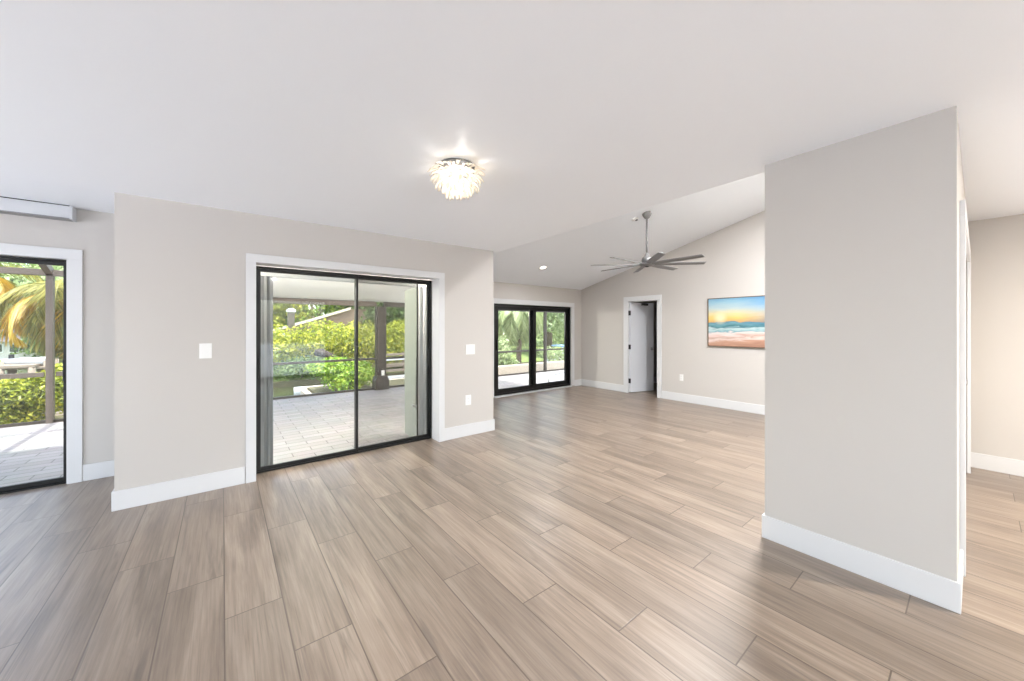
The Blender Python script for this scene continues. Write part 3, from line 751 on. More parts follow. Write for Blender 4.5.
# main roof over the house with its eaves, unseen rear overhang and raised left eave shaped for daylight; lanai roof sloping down to the edge beam
struct(MB().box(-3.7, -0.45, -4.8, 5.3, 2.76, 2.88).prism([(5.3, 2.76), (6.30, 3.44), (6.30, 3.56), (5.3, 2.88)], 'x', -9, -0.45).box(-0.45, 7.0, -4.8, -3.1, 2.76, 2.88).box(-0.45, 2.70, -3.1, 4.6, 2.76, 2.88).build('roof_main', 'stucco'))
struct(MB().prism([(4.36, 2.36), (9.15, 2.02), (9.15, 2.12), (4.36, 2.46)], 'x', -0.45, 2.70).prism([(6.15, 2.233), (9.15, 2.02), (9.15, 2.12), (6.15, 2.30)], 'x', 2.70, 6.2).build('ceiling_lanai', 'lanai_white'), 'white sloping ceiling of the lanai')

enc = tag(empty('screen_enclosure', (3.0, 9.08, LZ)), 'dark bronze framed insect screen enclosure along the far edge of the lanai', 'screen enclosure')
def post(x, w=0.05, z1=2.02, m='bronze', y=9.05):
    MB().box(x - w / 2, x + w / 2, y - .05, y + .05, LZ, z1).build('post', m, enc, bevel=0.004)
for x in (0.35, 5.6, 8.55, 11.4): post(x, 0.07)
for x in (-2.14, -5.1, -8.1): post(x, 0.075, 2.27, 'cage_bronze')
MB().box(-0.45, 2.92, 9.01, 9.09, 1.905, 2.02).build('edge_beam', 'cage_bronze', enc, bevel=0.004)
MB().box(3.10, 14, 9.01, 9.09, 1.905, 2.02).build('edge_beam', 'bronze', enc, bevel=0.004)
MB().box(-12, -0.45, 9.0, 9.10, 2.215, 2.31).build('edge_beam', 'cage_bronze', enc, bevel=0.004)
MB().box(-12, -2.2, 9.03, 9.08, 0.63, 0.70).box(-2.08, 0.315, 9.03, 9.08, 0.63, 0.70).build('chair_rail', 'cage_bronze', enc, bevel=0.003)
MB().box(0.385, 2.90, 9.03, 9.08, 0.615, 0.665).box(3.14, 14, 9.03, 9.08, 0.615, 0.665).build('chair_rail', 'bronze', enc, bevel=0.003)
MB().box(-12, 2.90, 9.03, 9.08, LZ, LZ + .045).box(3.14, 14, 9.03, 9.08, LZ, LZ + .045).build('bottom_rail', 'bronze', enc)
for x in (-2.14, -5.1, -8.1):
    MB().box(-.04, .04, 0, 3.2, -.05, .05, Matrix.Translation((x, 9.05, 2.27)) @ Matrix.Rotation(rad(158), 4, 'X') @ Matrix.Rotation(0, 4, 'Z')).build('roof_member', 'cage_bronze', enc)
MB().box(-12, -0.5, 7.55, 7.63, 2.82, 2.90).build('roof_member', 'cage_bronze', enc)
MB().box(-12, 0.32, 9.054, 9.056, LZ + .04, 2.25).build('screen_mesh', 'screen', enc)
MB().box(0.385, 14, 9.054, 9.056, LZ + .04, 1.92).build('screen_mesh', 'screen', enc)

# globe lights added out of view to brighten the lanai ceiling and pavers
for (x, y, w, lab) in ((-0.15, 4.95, 165, 'added unseen globe fill light on the lanai ceiling left of the middle glass door'), (4.6, 7.9, 150, 'added unseen globe fill light on the lanai ceiling outside the far wall'), (2.42, 4.8, 150, 'added unseen globe fill light on the lanai ceiling right of the middle glass door')):
    zc = 2.352 - .071 * (y - 4.36)
    r = tag(empty('lanai_fill_light', (x, y, zc)), lab, 'ceiling light')
    MB().lathe([(.09, 0), (.095, -.02), (.06, -.035)], (x, y, zc), 24).build('base', 'white', r, smooth=True)
    MB().lathe([(.05, -.03), (.10, -.06), (.115, -.11), (.09, -.165), (.03, -.185)], (x, y, zc), 24).build('globe', 'petal', r, smooth=True)
    d_ = bpy.data.lights.new('globe_fill_lamp', 'POINT'); d_.energy = w; d_.shadow_soft_size = .12; d_.color = (1, .96, .9)
    o = bpy.data.objects.new('globe_fill_lamp', d_); COL.objects.link(o); o.parent = r; o.location = (0, 0, -.36)

# roof post of the lanai
r = tag(empty('lanai_post', (3.020, 9.0, LZ)), 'dark bronze boxed roof post with a flared foot at the lanai edge', 'post')
MB().box(2.920, 3.120, 8.93, 9.10, LZ + .28, 1.905).build('shaft', 'bronze', r, bevel=0.006)
MB().box(2.895, 2.920, 8.97, 9.06, LZ + .2, 1.905).box(3.120, 3.145, 8.97, 9.06, LZ + .2, 1.905).build('side_channel', 'bronze', r)
MB().prism([(2.855, LZ), (3.185, LZ), (3.185, LZ + .22), (3.130, LZ + .34), (2.910, LZ + .34), (2.855, LZ + .22)], 'y', 8.88, 9.13).build('foot', 'bronze', r, bevel=0.006)
MB().box(3.005, 3.075, 8.89, 8.93, 0.24, 0.36).build('outlet_box', 'plastic', r, bevel=0.004)

# accordion shutters folded beside the doors
def accordion(name, label, xs, y0, y1, z0, z1, mt, rod=None, panel=None, track=None, group=None):
    r = tag(empty(name, ((xs[0] + xs[-1]) / 2, y0, z0)), label, 'shutter', group)
    for k in range(len(xs) - 1):
        xa, xb = xs[k], xs[k + 1]
        ya, yb = (y0, y1) if k % 2 == 0 else (y1, y0)
        MB().prism([(xa, ya), (xa + .006, ya), (xb + .006, yb), (xb, yb)], 'z', z0, z1).build('blade', mt, r)
    if panel:
        (xa, ya, xb, yb) = panel
        MB().prism([(xa, ya), (xb, yb), (xb + .014, yb), (xa + .014, ya)], 'z', z0, z1).build('lead_blade', 'pale_alu', r)
    if rod:
        xr, yr = rod
        MB().tube([(xr, yr, 0.42), (xr, yr, 1.02)], 0.007).build('lock_rod', 'pale_alu', r, smooth=True)
        MB().tube([(xr + .012, yr - .005, 0.385), (xr - .02, yr - .008, 0.40), (xr - .055, yr - .01, 0.425)], 0.013).build('handle', 'white', r, smooth=True)
    if track:
        MB().box(track[0], track[1], y0, y0 + .07, z1, z1 + .05).build('top_track', 'grey_alu', r, bevel=0.003)
    return r
accordion('storm_shutter', 'folded grey accordion storm shutter outside the left side of the middle glass door',
          [0.292, 0.322, 0.350, 0.372, 0.396], 4.45, 4.462, LZ + .02, 1.925, 'stack_grey', track=(0.28, 1.176))
accordion('storm_shutter', 'folded pale storm shutter with lock rod outside the right side of the middle glass door',
          [1.972, 1.998, 2.030, 2.058, 2.088], 4.45, 4.462, LZ + .02, 1.925, 'mid_grey', rod=(1.935, 4.435), panel=(1.962, 4.462, 2.02, 5.02), track=(1.18, 2.10))
accordion('storm_shutter', 'folded grey accordion storm shutter outside the left edge of the far glass door',
          [4.30, 4.33, 4.36, 4.39, 4.42], 6.22, 6.24, LZ + .02, 1.86, 'grey_alu', track=(4.28, 4.5))

# curved grab rail on the sunny patio
r = tag(empty('grab_rail', (6.6, 6.9, LZ)), 'curved grey grab rail on the sunlit patio outside the far glass door', 'rail')
MB().tube([(6.66, 6.92, LZ), (6.66, 6.92, 0.04), (6.67, 6.925, .08), (6.74, 6.95, .11), (6.95, 7.0, .14), (7.47, 7.1, .17), (7.95, 7.2, .17), (8.08, 7.23, .13), (8.1, 7.235, .05), (8.1, 7.235, LZ)], 0.018).build('tube', 'mid_grey', r, smooth=True)
for fx, fy in ((6.66, 6.92), (8.1, 7.235)):
    MB().lathe([(0.045, 0), (0.045, .012), (0.02, .02)], (fx, fy, LZ), 16).build('base_flange', 'grey_alu', r)

# ------------------------------------------------------------------ outside: ground, canal
struct(MB().box(-40, -0.9, 9.10, 11.4, -1.6, -0.36).box(-0.9, 1.95, 9.10, 9.6, -1.6, -0.45).box(1.95, 60, 9.10, 12.2, -1.6, -0.36).build('ground_bank', 'soil'))
struct(MB().box(-40, -0.9, 11.4, 11.6, -1.6, -0.30).box(-0.9, -0.75, 9.6, 11.6, -1.6, -.44).box(-0.75, 1.8, 9.6, 9.75, -1.6, -.44).box(1.8, 1.95, 9.6, 12.4, -1.6, -.44).box(1.95, 60, 12.2, 12.4, -1.6, -0.36).build('seawall_near', 'concrete'))
struct(MB().box(-60, 90, 9.75, 17.2, -1.6, -1.0).box(-90, -5.2, 17.2, 36.8, -1.6, -1.0).build('canal_water', 'water'), 'dark green canal water')
struct(MB().box(-5, 120, 17.4, 90, -1.6, -0.75).box(-90, -5, 37, 90, -1.6, -0.75).build('ground_far', 'grass'))
struct(MB().box(-5, 120, 17.2, 17.4, -1.6, -0.78).box(-5.2, -5, 17.2, 37, -1.6, -.78).box(-90, -5.2, 36.8, 37, -1.6, -.78).build('seawall_far', 'soil'))
struct(MB().box(6.3, 14.4, 9.35, 9.60, -.36, 0.16).build('patio_wall', 'concrete', bevel=0.01), 'low beige wall beyond the sunny patio')

# ------------------------------------------------------------------ planting
def leaf_cloud(n, blobs, size, rng, aspect=0.5, droop=0.2):
    """n folded leaves scattered near the surface of ellipsoid blobs"""
    wts = np.array([b_[1][0] * b_[1][1] + b_[1][1] * b_[1][2] for b_ in blobs]); wts = wts / wts.sum()
    idx = rng.choice(len(blobs), n, p=wts)
    C = np.array([blobs[k][0] for k in idx]); Rr = np.array([blobs[k][1] for k in idx])
    d = rng.normal(size=(n, 3)); d /= np.linalg.norm(d, axis=1)[:, None]
    rr = rng.uniform(0.55, 1.06, n) ** 0.7
    P = C + d * Rr * rr[:, None]
    nrm = d + rng.normal(scale=0.7, size=(n, 3)); nrm[:, 2] += 0.5
    nrm /= np.linalg.norm(nrm, axis=1)[:, None]
    t = rng.normal(size=(n, 3)); t[:, 2] -= droop * 2
    t -= nrm * (t * nrm).sum(1)[:, None]; t /= np.linalg.norm(t, axis=1)[:, None]
    w = np.cross(nrm, t)
    L_ = size * rng.uniform(0.6, 1.3, n)[:, None]
    W_ = L_ * aspect / 2
    a = P; bq = P + t * L_ * .5 + w * W_ + nrm * L_ * .06; c = P + t * L_ - nrm * L_ * .08; dq = P + t * L_ * .5 - w * W_ + nrm * L_ * .06
    V = np.stack([a, bq, c, dq], 1).reshape(-1, 3)
    F = [(4 * k, 4 * k + 1, 4 * k + 2, 4 * k + 3) for k in range(n)]
    return V, F

def plant(name, label, cat, base_, w, h, n, size, m, seed, group=None, stems=4, low=0.12, depth=None, blobs=9, aspect=.5):
    rng = np.random.default_rng(seed)
    r = tag(empty(name, base_), label, cat, group)
    dp = depth or w
    bl_ = [((base_[0], base_[1], base_[2] + h * .52), (w * .36, dp * .36, h * .40))]
    for k in range(blobs):
        a = rng.uniform(0, 2 * math.pi); q = rng.uniform(.45, .95)
        s_ = rng.uniform(.16, .27)
        zc = rng.uniform(low + .10, .80)
        bl_.append(((base_[0] + math.cos(a) * w * .34 * q, base_[1] + math.sin(a) * dp * .34 * q, base_[2] + h * zc), (w * s_, dp * s_, h * min(s_, .22, (1 - zc) * 1.0 + .02))))
    V, F = leaf_cloud(n, bl_, size, rng, aspect)
    V[:, 2] = np.maximum(V[:, 2], base_[2] + .01)
    pymesh('foliage', V, F, m, r)
    s_ = MB()
    for k in range(stems):
        a = 2 * math.pi * k / stems + rng.uniform(-.3, .3)
        e_ = Vector((base_[0] + math.cos(a) * w * .2, base_[1] + math.sin(a) * dp * .2, base_[2] + h * .6))
        b0 = Vector((base_[0] + math.cos(a) * .04, base_[1] + math.sin(a) * .04, base_[2] - .02))
        s_.tube([b0, b0.lerp(e_, .5) + Vector((0, 0, h * .06)), e_], [h * .018 + .01, h * .013 + .008, h * .006 + .004], 6)
    s_.build('stem', 'bark', r, smooth=True)
    return r

def at(u, d, z):       # ground point on the sight line of photo column u at forward distance d
    p_ = unproject(u, 327, d); return Vector((p_.x, p_.y, z))

# through the middle door
plant('mangrove_shrub', 'tall yellow green shrub across the canal seen in the left pane of the middle door', 'shrub', at(283, 16.6, -1.0), 3.6, 2.7, 5200, .17, 'leaf_yellow', 11)
plant('mangrove_shrub', 'broad yellow green shrub across the canal behind the dark log in the middle door', 'shrub', at(333, 17.6, -1.0), 4.4, 2.85, 6500, .17, 'leaf_yellow', 12)
plant('mangrove_shrub', 'yellow green shrub across the canal beside the lanai post in the middle door', 'shrub', at(372, 18.6, -1.0), 3.4, 2.9, 4600, .17, 'leaf_yellow', 13)
plant('mangrove_shrub', 'dark green low shrub hanging over the canal under the yellow green shrubs', 'shrub', at(302, 15.75, -1.0), 3.2, 1.25, 3200, .15, 'leaf_dark', 14)
plant('round_bush', 'round bright green bush just beyond the lanai edge in the middle door', 'bush', at(350, 10.4, -0.36), 1.95, 0.93, 3600, .105, 'leaf_bright', 15, low=.05)
plant('mangrove_shrub', 'yellow green shrub above the grey dock right of the lanai post', 'shrub', at(398, 20.5, -.75), 2.6, 2.6, 3200, .17, 'leaf_yellow', 16)
def tree(label, base_, w, h, n, size, m, seed, crown=.65, group='trees across the canal', name='broadleaf_tree'):
    rng = np.random.default_rng(seed)
    r = tag(empty(name, base_), label, 'tree', group)
    cz = base_[2] + h * (1 - crown / 2)
    bl_ = [((base_[0], base_[1], cz), (w * .32, w * .32, h * crown * .42))]
    for k in range(12):
        a = rng.uniform(0, 2 * math.pi); e_ = rng.uniform(-.8, .9); q = math.cos(e_)
        bl_.append(((base_[0] + math.cos(a) * w * .34 * q, base_[1] + math.sin(a) * w * .34 * q, cz + math.sin(e_) * h * crown * .36), (w * .19, w * .19, h * crown * .16)))
    V, F = leaf_cloud(n, bl_, size, rng)
    V[:, 2] = np.maximum(V[:, 2], base_[2] + .05)
    pymesh('crown', V, F, m, r)
    s_ = MB().tube([(base_[0], base_[1], base_[2] - .05), (base_[0] + .1, base_[1], base_[2] + h * .35), (base_[0], base_[1] + .1, cz)], [w * .04 + .06, w * .03 + .05, .06], 8)
    for k in range(4):
        a = k * 1.6 + .4
        s_.tube([(base_[0] + .06, base_[1], base_[2] + h * .36), (base_[0] + math.cos(a) * w * .2, base_[1] + math.sin(a) * w * .2, cz)], [.09, .04], 6)
    s_.build('trunk', 'bark', r, smooth=True)
    return r
G = -.75
tree('yellow green tree behind the brown boathouse roof in the middle door', at(268, 33, G), 7, 7.2, 5200, .42, 'leaf_yellow', 21, .85)
tree('bright green tree rising right behind the roof pipe in the middle door', at(312, 36, G), 8, 7.6, 5600, .42, 'leaf_bright', 22, .85)
tree('dark green tree left of the lanai post behind the roof ridge', at(357, 40, G), 8, 8.4, 4600, .42, 'leaf_dark', 23, .85)
tree('dark grey green tree right of the lanai post above the yellow shrub', at(398, 27, G), 5.4, 6.4, 4600, .34, 'leaf_dark', 24, .85)
tree('dark green tree behind the storm shutter right of the middle door', at(428, 33, G), 7, 7.4, 4600, .4, 'leaf_dark', 25, .85)

tree('bright green tree across the canal left of the roof pipe behind the back wall', at(215, 36, G), 8, 8.0, 4600, .42, 'leaf_bright', 26, .9)
tree('yellow green tree across the canal behind the back wall beside the left recess', at(150, 38, G), 9, 8.4, 4600, .45, 'leaf_yellow', 27, .9)
tree('dark green tree across the canal hidden behind the wall right of the middle door', at(466, 36, G), 8, 8.4, 4600, .42, 'leaf_dark', 28, .9)

# through the left door
plant('hedge_plant', 'bright yellow green hedge along the screen enclosure outside the left glass door', 'hedge', at(26, 6.6, -.36), 2.0, 0.98, 5200, .085, 'leaf_yellow', 31, depth=.9, low=.05)
plant('hedge_plant', 'bright green hedge plant continuing left outside the left glass door', 'hedge', at(-40, 6.5, -.36), 1.8, 1.0, 2600, .085, 'leaf_bright', 32, depth=.9, low=.05)
plant('hedge_plant', 'slender yellow green shrub between the enclosure post and the left door frame', 'shrub', at(64, 7.6, -.36), 1.1, 1.15, 1600, .10, 'leaf_yellow', 33)
tree('olive green tree far behind the boat lift outside the left glass door', at(-14, 44, G), 10, 10, 5200, .6, 'leaf_dark', 34, .85)
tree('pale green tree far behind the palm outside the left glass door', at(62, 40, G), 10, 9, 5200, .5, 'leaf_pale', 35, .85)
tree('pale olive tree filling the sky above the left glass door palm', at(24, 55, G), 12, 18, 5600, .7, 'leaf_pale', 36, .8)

def palm(label, base_, top, n, length, m_list, seed, trunk_r=.1, start=0, droop=1.0, name='palm_tree', leaflets=34, lw=.03, angs=None):
    rng = np.random.default_rng(seed)
    r = tag(empty(name, base_), label, 'palm tree')
    top = Vector(top); b0 = Vector(base_)
    pts = [b0.lerp(top, t) + Vector((0.06 * math.sin(t * 3), 0, 0)) for t in (0, .25, .5, .75, 1)]
    MB().tube(pts, [trunk_r * 1.5, trunk_r * 1.05, trunk_r, trunk_r * .95, trunk_r * 1.1], 12).build('trunk', 'bark', r, smooth=True)
    for k in range(n):
        az, el_ = (angs[k] if angs else (2 * math.pi * k * .382 + rng.uniform(-.2, .2), rad(70 - 95 * k / n) + rng.uniform(-.1, .1)))
        L_ = length * rng.uniform(.85, 1.1)
        hd = Vector((math.cos(az), math.sin(az), 0)); N = 14
        P = []; p_ = top.copy(); e_ = el_
        for q in range(N + 1):
            P.append(p_.copy()); p_ = p_ + (hd * math.cos(e_) + Vector((0, 0, math.sin(e_)))) * (L_ / N)
            e_ -= droop * rad(9)
        V, F = [], []
        side = Vector((-hd.y, hd.x, 0))
        # rachis as a thin triangular rod
        for q, pp in enumerate(P):
            w_ = .014 * (1 - q / N) + .004
            V += [pp + side * w_, pp - side * w_, pp - Vector((0, 0, w_ * 1.3))]
        for q in range(N):
            a = 3 * q
            for (i_, j_) in ((0, 1), (1, 2), (2, 0)): F.append((a + i_, a + j_, a + 3 + j_, a + 3 + i_))
        for q in range(leaflets):
            t = .1 + .9 * q / leaflets
            f_ = t * N; i0 = min(int(f_), N - 1); pp = P[i0].lerp(P[i0 + 1], f_ - i0)
            tan = (P[i0 + 1] - P[i0]).normalized()
            ll = L_ * .34 * math.sin(math.pi * (t * .8 + .15)) + .05
            for s_ in (-1, 1):
                dr = (side * s_ * .8 + tan * .75 + Vector((0, 0, -.42 - rng.uniform(0, .3)))).normalized()
                tip = pp + dr * ll + Vector((0, 0, -ll * .18)); mid = pp + dr * ll * .5
                wv = dr.cross(Vector((0, 0, 1))).normalized() * lw * .5 + Vector((0, 0, lw * .3))
                k0 = len(V); V += [pp, mid + wv, tip, mid - wv]; F.append((k0, k0 + 1, k0 + 2, k0 + 3))
        pymesh('frond', [tuple(v_) for v_ in V], F, m_list[k % len(m_list)], r)
    return r
pb = at(74, 8.9, -.36)
palm('small palm with drooping yellow and olive fronds just outside the left glass door', pb, (pb.x, pb.y, 2.15), 22, 1.75, ['frond_yellow', 'frond_green', 'frond_green'], 41, .09, droop=1.3, lw=.024, leaflets=64)
pb = at(-45, 10.4, -.36)
palm('taller olive palm behind the small yellow palm outside the left glass door', pb, (pb.x, pb.y, 2.7), 20, 2.1, ['frond_green', 'frond_green', 'frond_yellow'], 42, .1, droop=1.2, lw=.026, leaflets=64)

# through the far door
pb = at(518, 14.6, -.36)
palm('palm with a slim pale trunk in the left pane of the far glass door', pb, (pb.x, pb.y, 2.05), 18, 1.7, ['frond_pale'], 43, .10, droop=1.25, lw=.06)
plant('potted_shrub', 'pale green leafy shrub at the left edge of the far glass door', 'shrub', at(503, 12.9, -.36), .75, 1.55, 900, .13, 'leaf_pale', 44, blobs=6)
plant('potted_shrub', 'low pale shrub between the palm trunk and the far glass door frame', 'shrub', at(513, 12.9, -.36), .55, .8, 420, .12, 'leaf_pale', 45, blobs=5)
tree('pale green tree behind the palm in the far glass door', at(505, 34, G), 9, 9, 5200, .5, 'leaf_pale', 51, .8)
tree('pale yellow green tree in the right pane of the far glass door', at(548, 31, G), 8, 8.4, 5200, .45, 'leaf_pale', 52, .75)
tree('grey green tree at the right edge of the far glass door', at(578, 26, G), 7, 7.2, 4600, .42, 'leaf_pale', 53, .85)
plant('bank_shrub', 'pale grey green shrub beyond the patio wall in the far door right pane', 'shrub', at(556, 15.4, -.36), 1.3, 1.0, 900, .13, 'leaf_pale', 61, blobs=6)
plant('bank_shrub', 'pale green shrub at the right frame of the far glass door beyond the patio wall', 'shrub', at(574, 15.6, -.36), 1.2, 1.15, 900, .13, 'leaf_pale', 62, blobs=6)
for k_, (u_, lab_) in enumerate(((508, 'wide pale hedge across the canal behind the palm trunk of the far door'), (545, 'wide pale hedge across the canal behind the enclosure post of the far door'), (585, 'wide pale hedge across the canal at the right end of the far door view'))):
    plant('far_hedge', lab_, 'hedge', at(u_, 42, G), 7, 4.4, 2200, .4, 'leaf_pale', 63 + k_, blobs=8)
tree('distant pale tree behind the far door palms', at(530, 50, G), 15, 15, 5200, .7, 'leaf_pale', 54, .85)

# ------------------------------------------------------------------ across the canal
# boathouse with brown shingle roof
bp_ = at(348, 29, G)
ux = Vector((math.sin(rad(YAW)), -math.cos(rad(YAW)), 0)); uy = Vector((math.cos(rad(YAW)), math.sin(rad(YAW)), 0))
def local(root_loc, pts): return [root_loc + ux * p_[0] + uy * p_[1] + Vector((0, 0, p_[2])) for p_ in pts]
def poly(name, root, pts, faces, m): return pymesh(name, [tuple(v_) for v_ in local(root.location, pts)], faces, m, root)
r = tag(empty('boathouse', bp_), 'brown roofed boathouse behind the yellow green shrubs in the middle door', 'boathouse')
HEXA = [(0, 1, 2, 3), (7, 6, 5, 4), (0, 4, 5, 1), (1, 5, 6, 2), (2, 6, 7, 3), (3, 7, 4, 0)]
def hexa(x0, x1, y0, y1, z0, z1): return [(x0, y0, z0), (x1, y0, z0), (x1, y1, z0), (x0, y1, z0), (x0, y0, z1), (x1, y0, z1), (x1, y1, z1), (x0, y1, z1)]
poly('wall', r, hexa(-4.8, 7.5, .6, 5.4, 0, 2.1), HEXA, 'wood_dark')
# roof slab: rake rises to the right
poly('roof', r, [(-6.0, 0, 1.75), (-3.2, 0, 2.55), (0.2, 0, 3.55), (8, 0, 3.55), (8, 0, 2.0), (-2.2, 0, 2.0),
                 (-6.0, 6, 1.75), (-3.2, 6, 2.55), (0.2, 6, 3.55), (8, 6, 3.55), (8, 6, 2.0), (-2.2, 6, 2.0)],
     [(0, 1, 2, 3, 4, 5), (11, 10, 9, 8, 7, 6), (0, 6, 7, 1), (1, 7, 8, 2), (2, 8, 9, 3), (3, 9, 10, 4), (4, 10, 11, 5), (5, 11, 6, 0)], 'roof_brown')
poly('fascia', r, [(-6.1, -.12, 1.72), (-3.2, -.12, 2.50), (0.25, -.12, 3.52), (0.25, -.12, 3.72), (-3.2, -.12, 2.72), (-6.1, -.12, 1.92),
                   (-6.1, 0, 1.72), (-3.2, 0, 2.50), (0.25, 0, 3.52), (0.25, 0, 3.72), (-3.2, 0, 2.72), (-6.1, 0, 1.92)],
     [(0, 1, 2, 3, 4, 5), (11, 10, 9, 8, 7, 6), (0, 6, 7, 1), (1, 7, 8, 2), (2, 8, 9, 3), (3, 9, 10, 4), (4, 10, 11, 5), (5, 11, 6, 0)], 'concrete')
pc = at(291, 25, G)
r = tag(empty('utility_pillar', pc), 'grey pillar with a white cap standing left of the brown boathouse roof', 'pillar')
MB().box(pc.x - .2, pc.x + .2, pc.y - .2, pc.y + .2, G, 2.42).build('shaft', 'cage_bronze', r, bevel=.02)
MB().prism([(pc.x - .26, 2.42), (pc.x + .26, 2.42), (pc.x + .26, 2.56), (pc.x + .10, 2.68), (pc.x - .10, 2.68), (pc.x - .26, 2.56)], 'y', pc.y - .26, pc.y + .26).build('cap', 'boat_white', r, bevel=.02)
# dark log among the shrubs
pa = unproject(316, 352.5, 15.2); pb = unproject(333, 357, 15.2)
tag(MB().tube([pa, pa.lerp(pb, .3) + Vector((0, 0, .05)), pb, pb + Vector((.6, .6, -.9))], [.14, .17, .13, .10], 10).build('log', 'log', smooth=True), 'dark fallen log sticking out of the yellow green shrubs in the middle door', 'log')

# small white skiff below the shrubs
def skiff(name, label, loc, yaw, L_, W_, H_, mt, canopy=None, cat='boat'):
    r = tag(empty(name, loc), label, cat)
    V, F = [], []
    N = 10
    c_, s_ = math.cos(yaw), math.sin(yaw)
    for k in range(N + 1):
        t = k / N; x = (t - .5) * L_
        w = W_ / 2 * (1 - max(0, (t - .45) / .55) ** 2.2) + .01
        sh = H_ * (1 + .25 * t * t)
        for (yy, zz2) in ((-w, sh), (-w * .8, sh * .35), (0, 0.0 + .25 * H_ * max(0, t - .7)), (w * .8, sh * .35), (w, sh), (w * .86, sh), (0, sh * .55), (-w * .86, sh)):
            V.append((loc[0] + x * c_ - yy * s_, loc[1] + x * s_ + yy * c_, loc[2] + zz2))
    for k in range(N):
        a = 8 * k
        for q in range(8): F.append((a + q, a + (q + 1) % 8, a + 8 + (q + 1) % 8, a + 8 + q))
    F += [tuple(range(7, -1, -1)), tuple(8 * N + q for q in range(8))]
    h = pymesh('hull', V, F, mt, r)
    for p_ in h.data.polygons: p_.use_smooth = True
    def loc2(x, y, z): return (loc[0] + x * c_ - y * s_, loc[1] + x * s_ + y * c_, loc[2] + z)
    rot = Matrix.Translation(loc) @ Matrix.Rotation(yaw, 4, 'Z')
    MB().box(-L_ * .08, L_ * .02, -W_ * .40, W_ * .40, H_ * .6, H_ * .95, rot).build('thwart_seat', mt, r)
    MB().box(-L_ * .53, -L_ * .46, -W_ * .1, W_ * .1, H_ * .2, H_ * 1.5, rot).build('outboard_motor', 'steel_dark', r, bevel=.02)
    if canopy:
        b = MB()
        for (xx, yy) in ((-.15, -.4), (.12, -.4), (-.15, .4), (.12, .4)):
            b.tube([loc2(xx * L_, yy * W_, H_ * .9), loc2(xx * L_, yy * W_, H_ + canopy)], .03, 6)
        b.build('canopy_pole', 'grey_alu', r)
        MB().box(-L_ * .2, L_ * .17, -W_ * .46, W_ * .46, H_ + canopy, H_ + canopy + .08, rot).build('canopy', 'boat_blue', r, bevel=.03)
    return r
q = at(312, 12.9, -1.02)
skiff('skiff', 'small white skiff floating below the shrubs in the middle door', q, rad(190), 1.15, .62, .30, 'boat_grey')
# neighbour's dock seen right of the lanai post
q = at(388, 16.3, -1.0)
r = tag(empty('boat_dock', q), 'weathered grey dock with white rails right of the lanai post', 'dock')
for k, (zz2, m_) in enumerate(((.12, 'boat_white'), (.38, 'wood_dark'), (.62, 'wood_dark'), (.86, 'boat_white'), (1.06, 'wood_dark'))):
    MB().box(q.x - .1, q.x + 3.6, q.y - .05 + .22 * k, q.y + .03 + .22 * k, q.z + zz2, q.z + zz2 + .11).build('rail_board', m_, r)
MB().box(q.x - .1, q.x + 3.6, q.y + 1.2, q.y + 3.0, q.z + .48, q.z + .58).build('deck', 'wood_dark', r)
for xx in (0, 1.2, 2.4, 3.5):
    MB().box(q.x + xx - .07, q.x + xx + .07, q.y + 1.06, q.y + 1.2, q.z - .55, q.z + 1.2).build('piling', 'wood_dark', r)
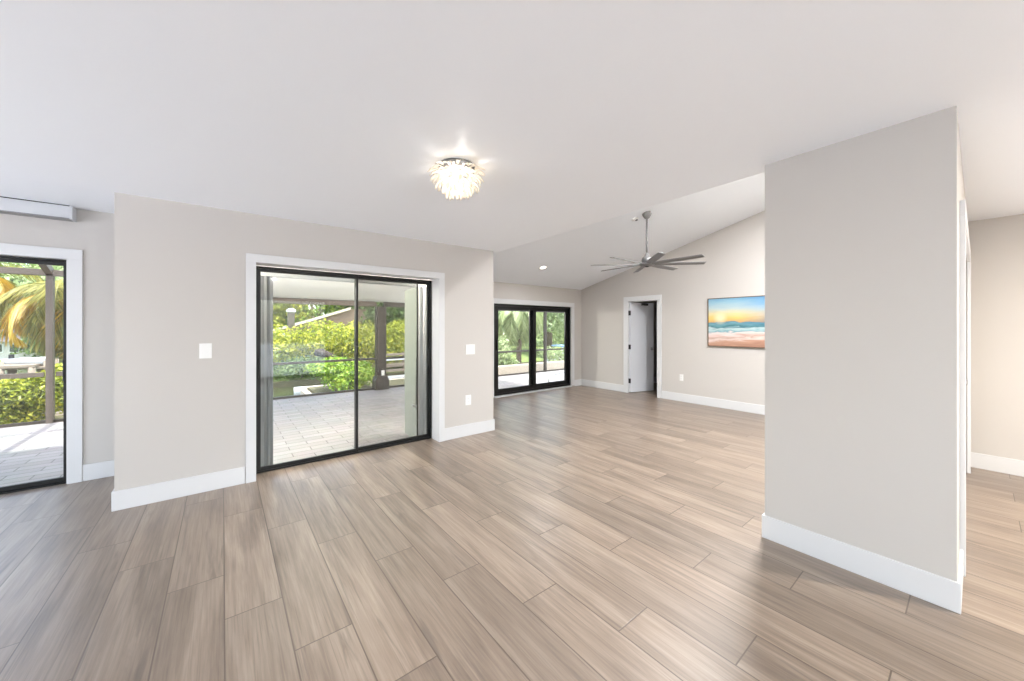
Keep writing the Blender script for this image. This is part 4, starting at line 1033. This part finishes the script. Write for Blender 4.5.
# left: house, boat on a lift
q = at(14, 24.5, G)
r = tag(empty('waterfront_house', q), 'low pale waterfront house with a grey brown roof far outside the left glass door', 'house')
poly('wall', r, hexa(-4, 1.6, 0, 3, 0, 1.3), HEXA, 'stucco')
poly('roof', r, [(-4.6, -.5, 1.2), (1.9, -.5, 1.2), (1.9, 3.4, 1.2), (-4.6, 3.4, 1.2), (-3.6, 1.4, 2.0), (0.6, 1.4, 1.75), (0.6, 1.9, 1.75), (-3.6, 1.9, 2.0)], [(3, 2, 1, 0), (4, 5, 6, 7), (0, 1, 5, 4), (1, 2, 6, 5), (2, 3, 7, 6), (3, 0, 4, 7)], 'cage_bronze')
for xx in (-3.2, -2.1, -1.0, .1, 1.0):
    w_ = poly('window', r, hexa(xx - .34, xx + .34, -.06, 0, .45, 1.05), HEXA, 'boat_white')
    pymesh('pane', [tuple(v_) for v_ in local(r.location, hexa(xx - .28, xx + .28, -.09, -.06, .5, 1.0))], HEXA, 'glass_dark', w_)
for k_, (u_, d_, w_, h_, lab_) in enumerate(((40, 31, 4.5, 3.3, 'dark green shrub right of the low waterfront house outside the left glass door'), (62, 25, 5, 3.4, 'dark green shrub behind the left door frame edge across the wide canal'), (-6, 34, 7, 5.4, 'tall dark green shrub behind the low waterfront house'))):
    plant('far_shrub', lab_, 'shrub', at(u_, d_, G), w_, h_, 2600, .3, 'leaf_dark', 71 + k_)
q = at(30, 16, 0)
q.z = EYE - 39 / FPX * 16
skiff('lift_boat', 'white boat raised on a lift outside the left glass door', q, rad(YAW - 90 + 4), 1.5, .7, .34, 'boat_grey')
r = tag(empty('boat_lift', (q.x, q.y, G)), 'dark wooden boat lift pilings under the white boat', 'boat lift')
for (xx, yy) in ((-.6, -.6), (.6, -.6), (-.6, .6), (.6, .6)):
    MB().lathe([(.09, -.4), (.08, q.z - G + .25)], (q.x + xx, q.y + yy, G), 10).build('piling', 'wood_dark', r, smooth=True)
MB().box(q.x - .7, q.x + .7, q.y - .7, q.y + .7, q.z - .08, q.z).build('cradle', 'wood_dark', r)
q = at(-2, 15.2, -1.0)
r = tag(empty('jetty', q), 'weathered wooden jetty behind the hedge outside the left glass door', 'jetty')
MB().box(q.x - 2.2, q.x + 1.1, q.y - .6, q.y + .6, -.28, -.18).build('deck', 'wood_dark', r)
for xx in (-2, -.9, .2, 1.0):
    for yy in (-.5, .5):
        MB().lathe([(.11, 0), (.11, .72)], (q.x + xx, q.y + yy, -1.0), 10).build('piling', 'wood_dark', r, smooth=True)
# right: boat beyond the far door
q = at(562, 22, -1.0)
skiff('motor_boat', 'pale blue and white motor boat moored beyond the right pane of the far glass door', q, rad(170), 2.6, 1.1, .75, 'boat_grey', canopy=.5)
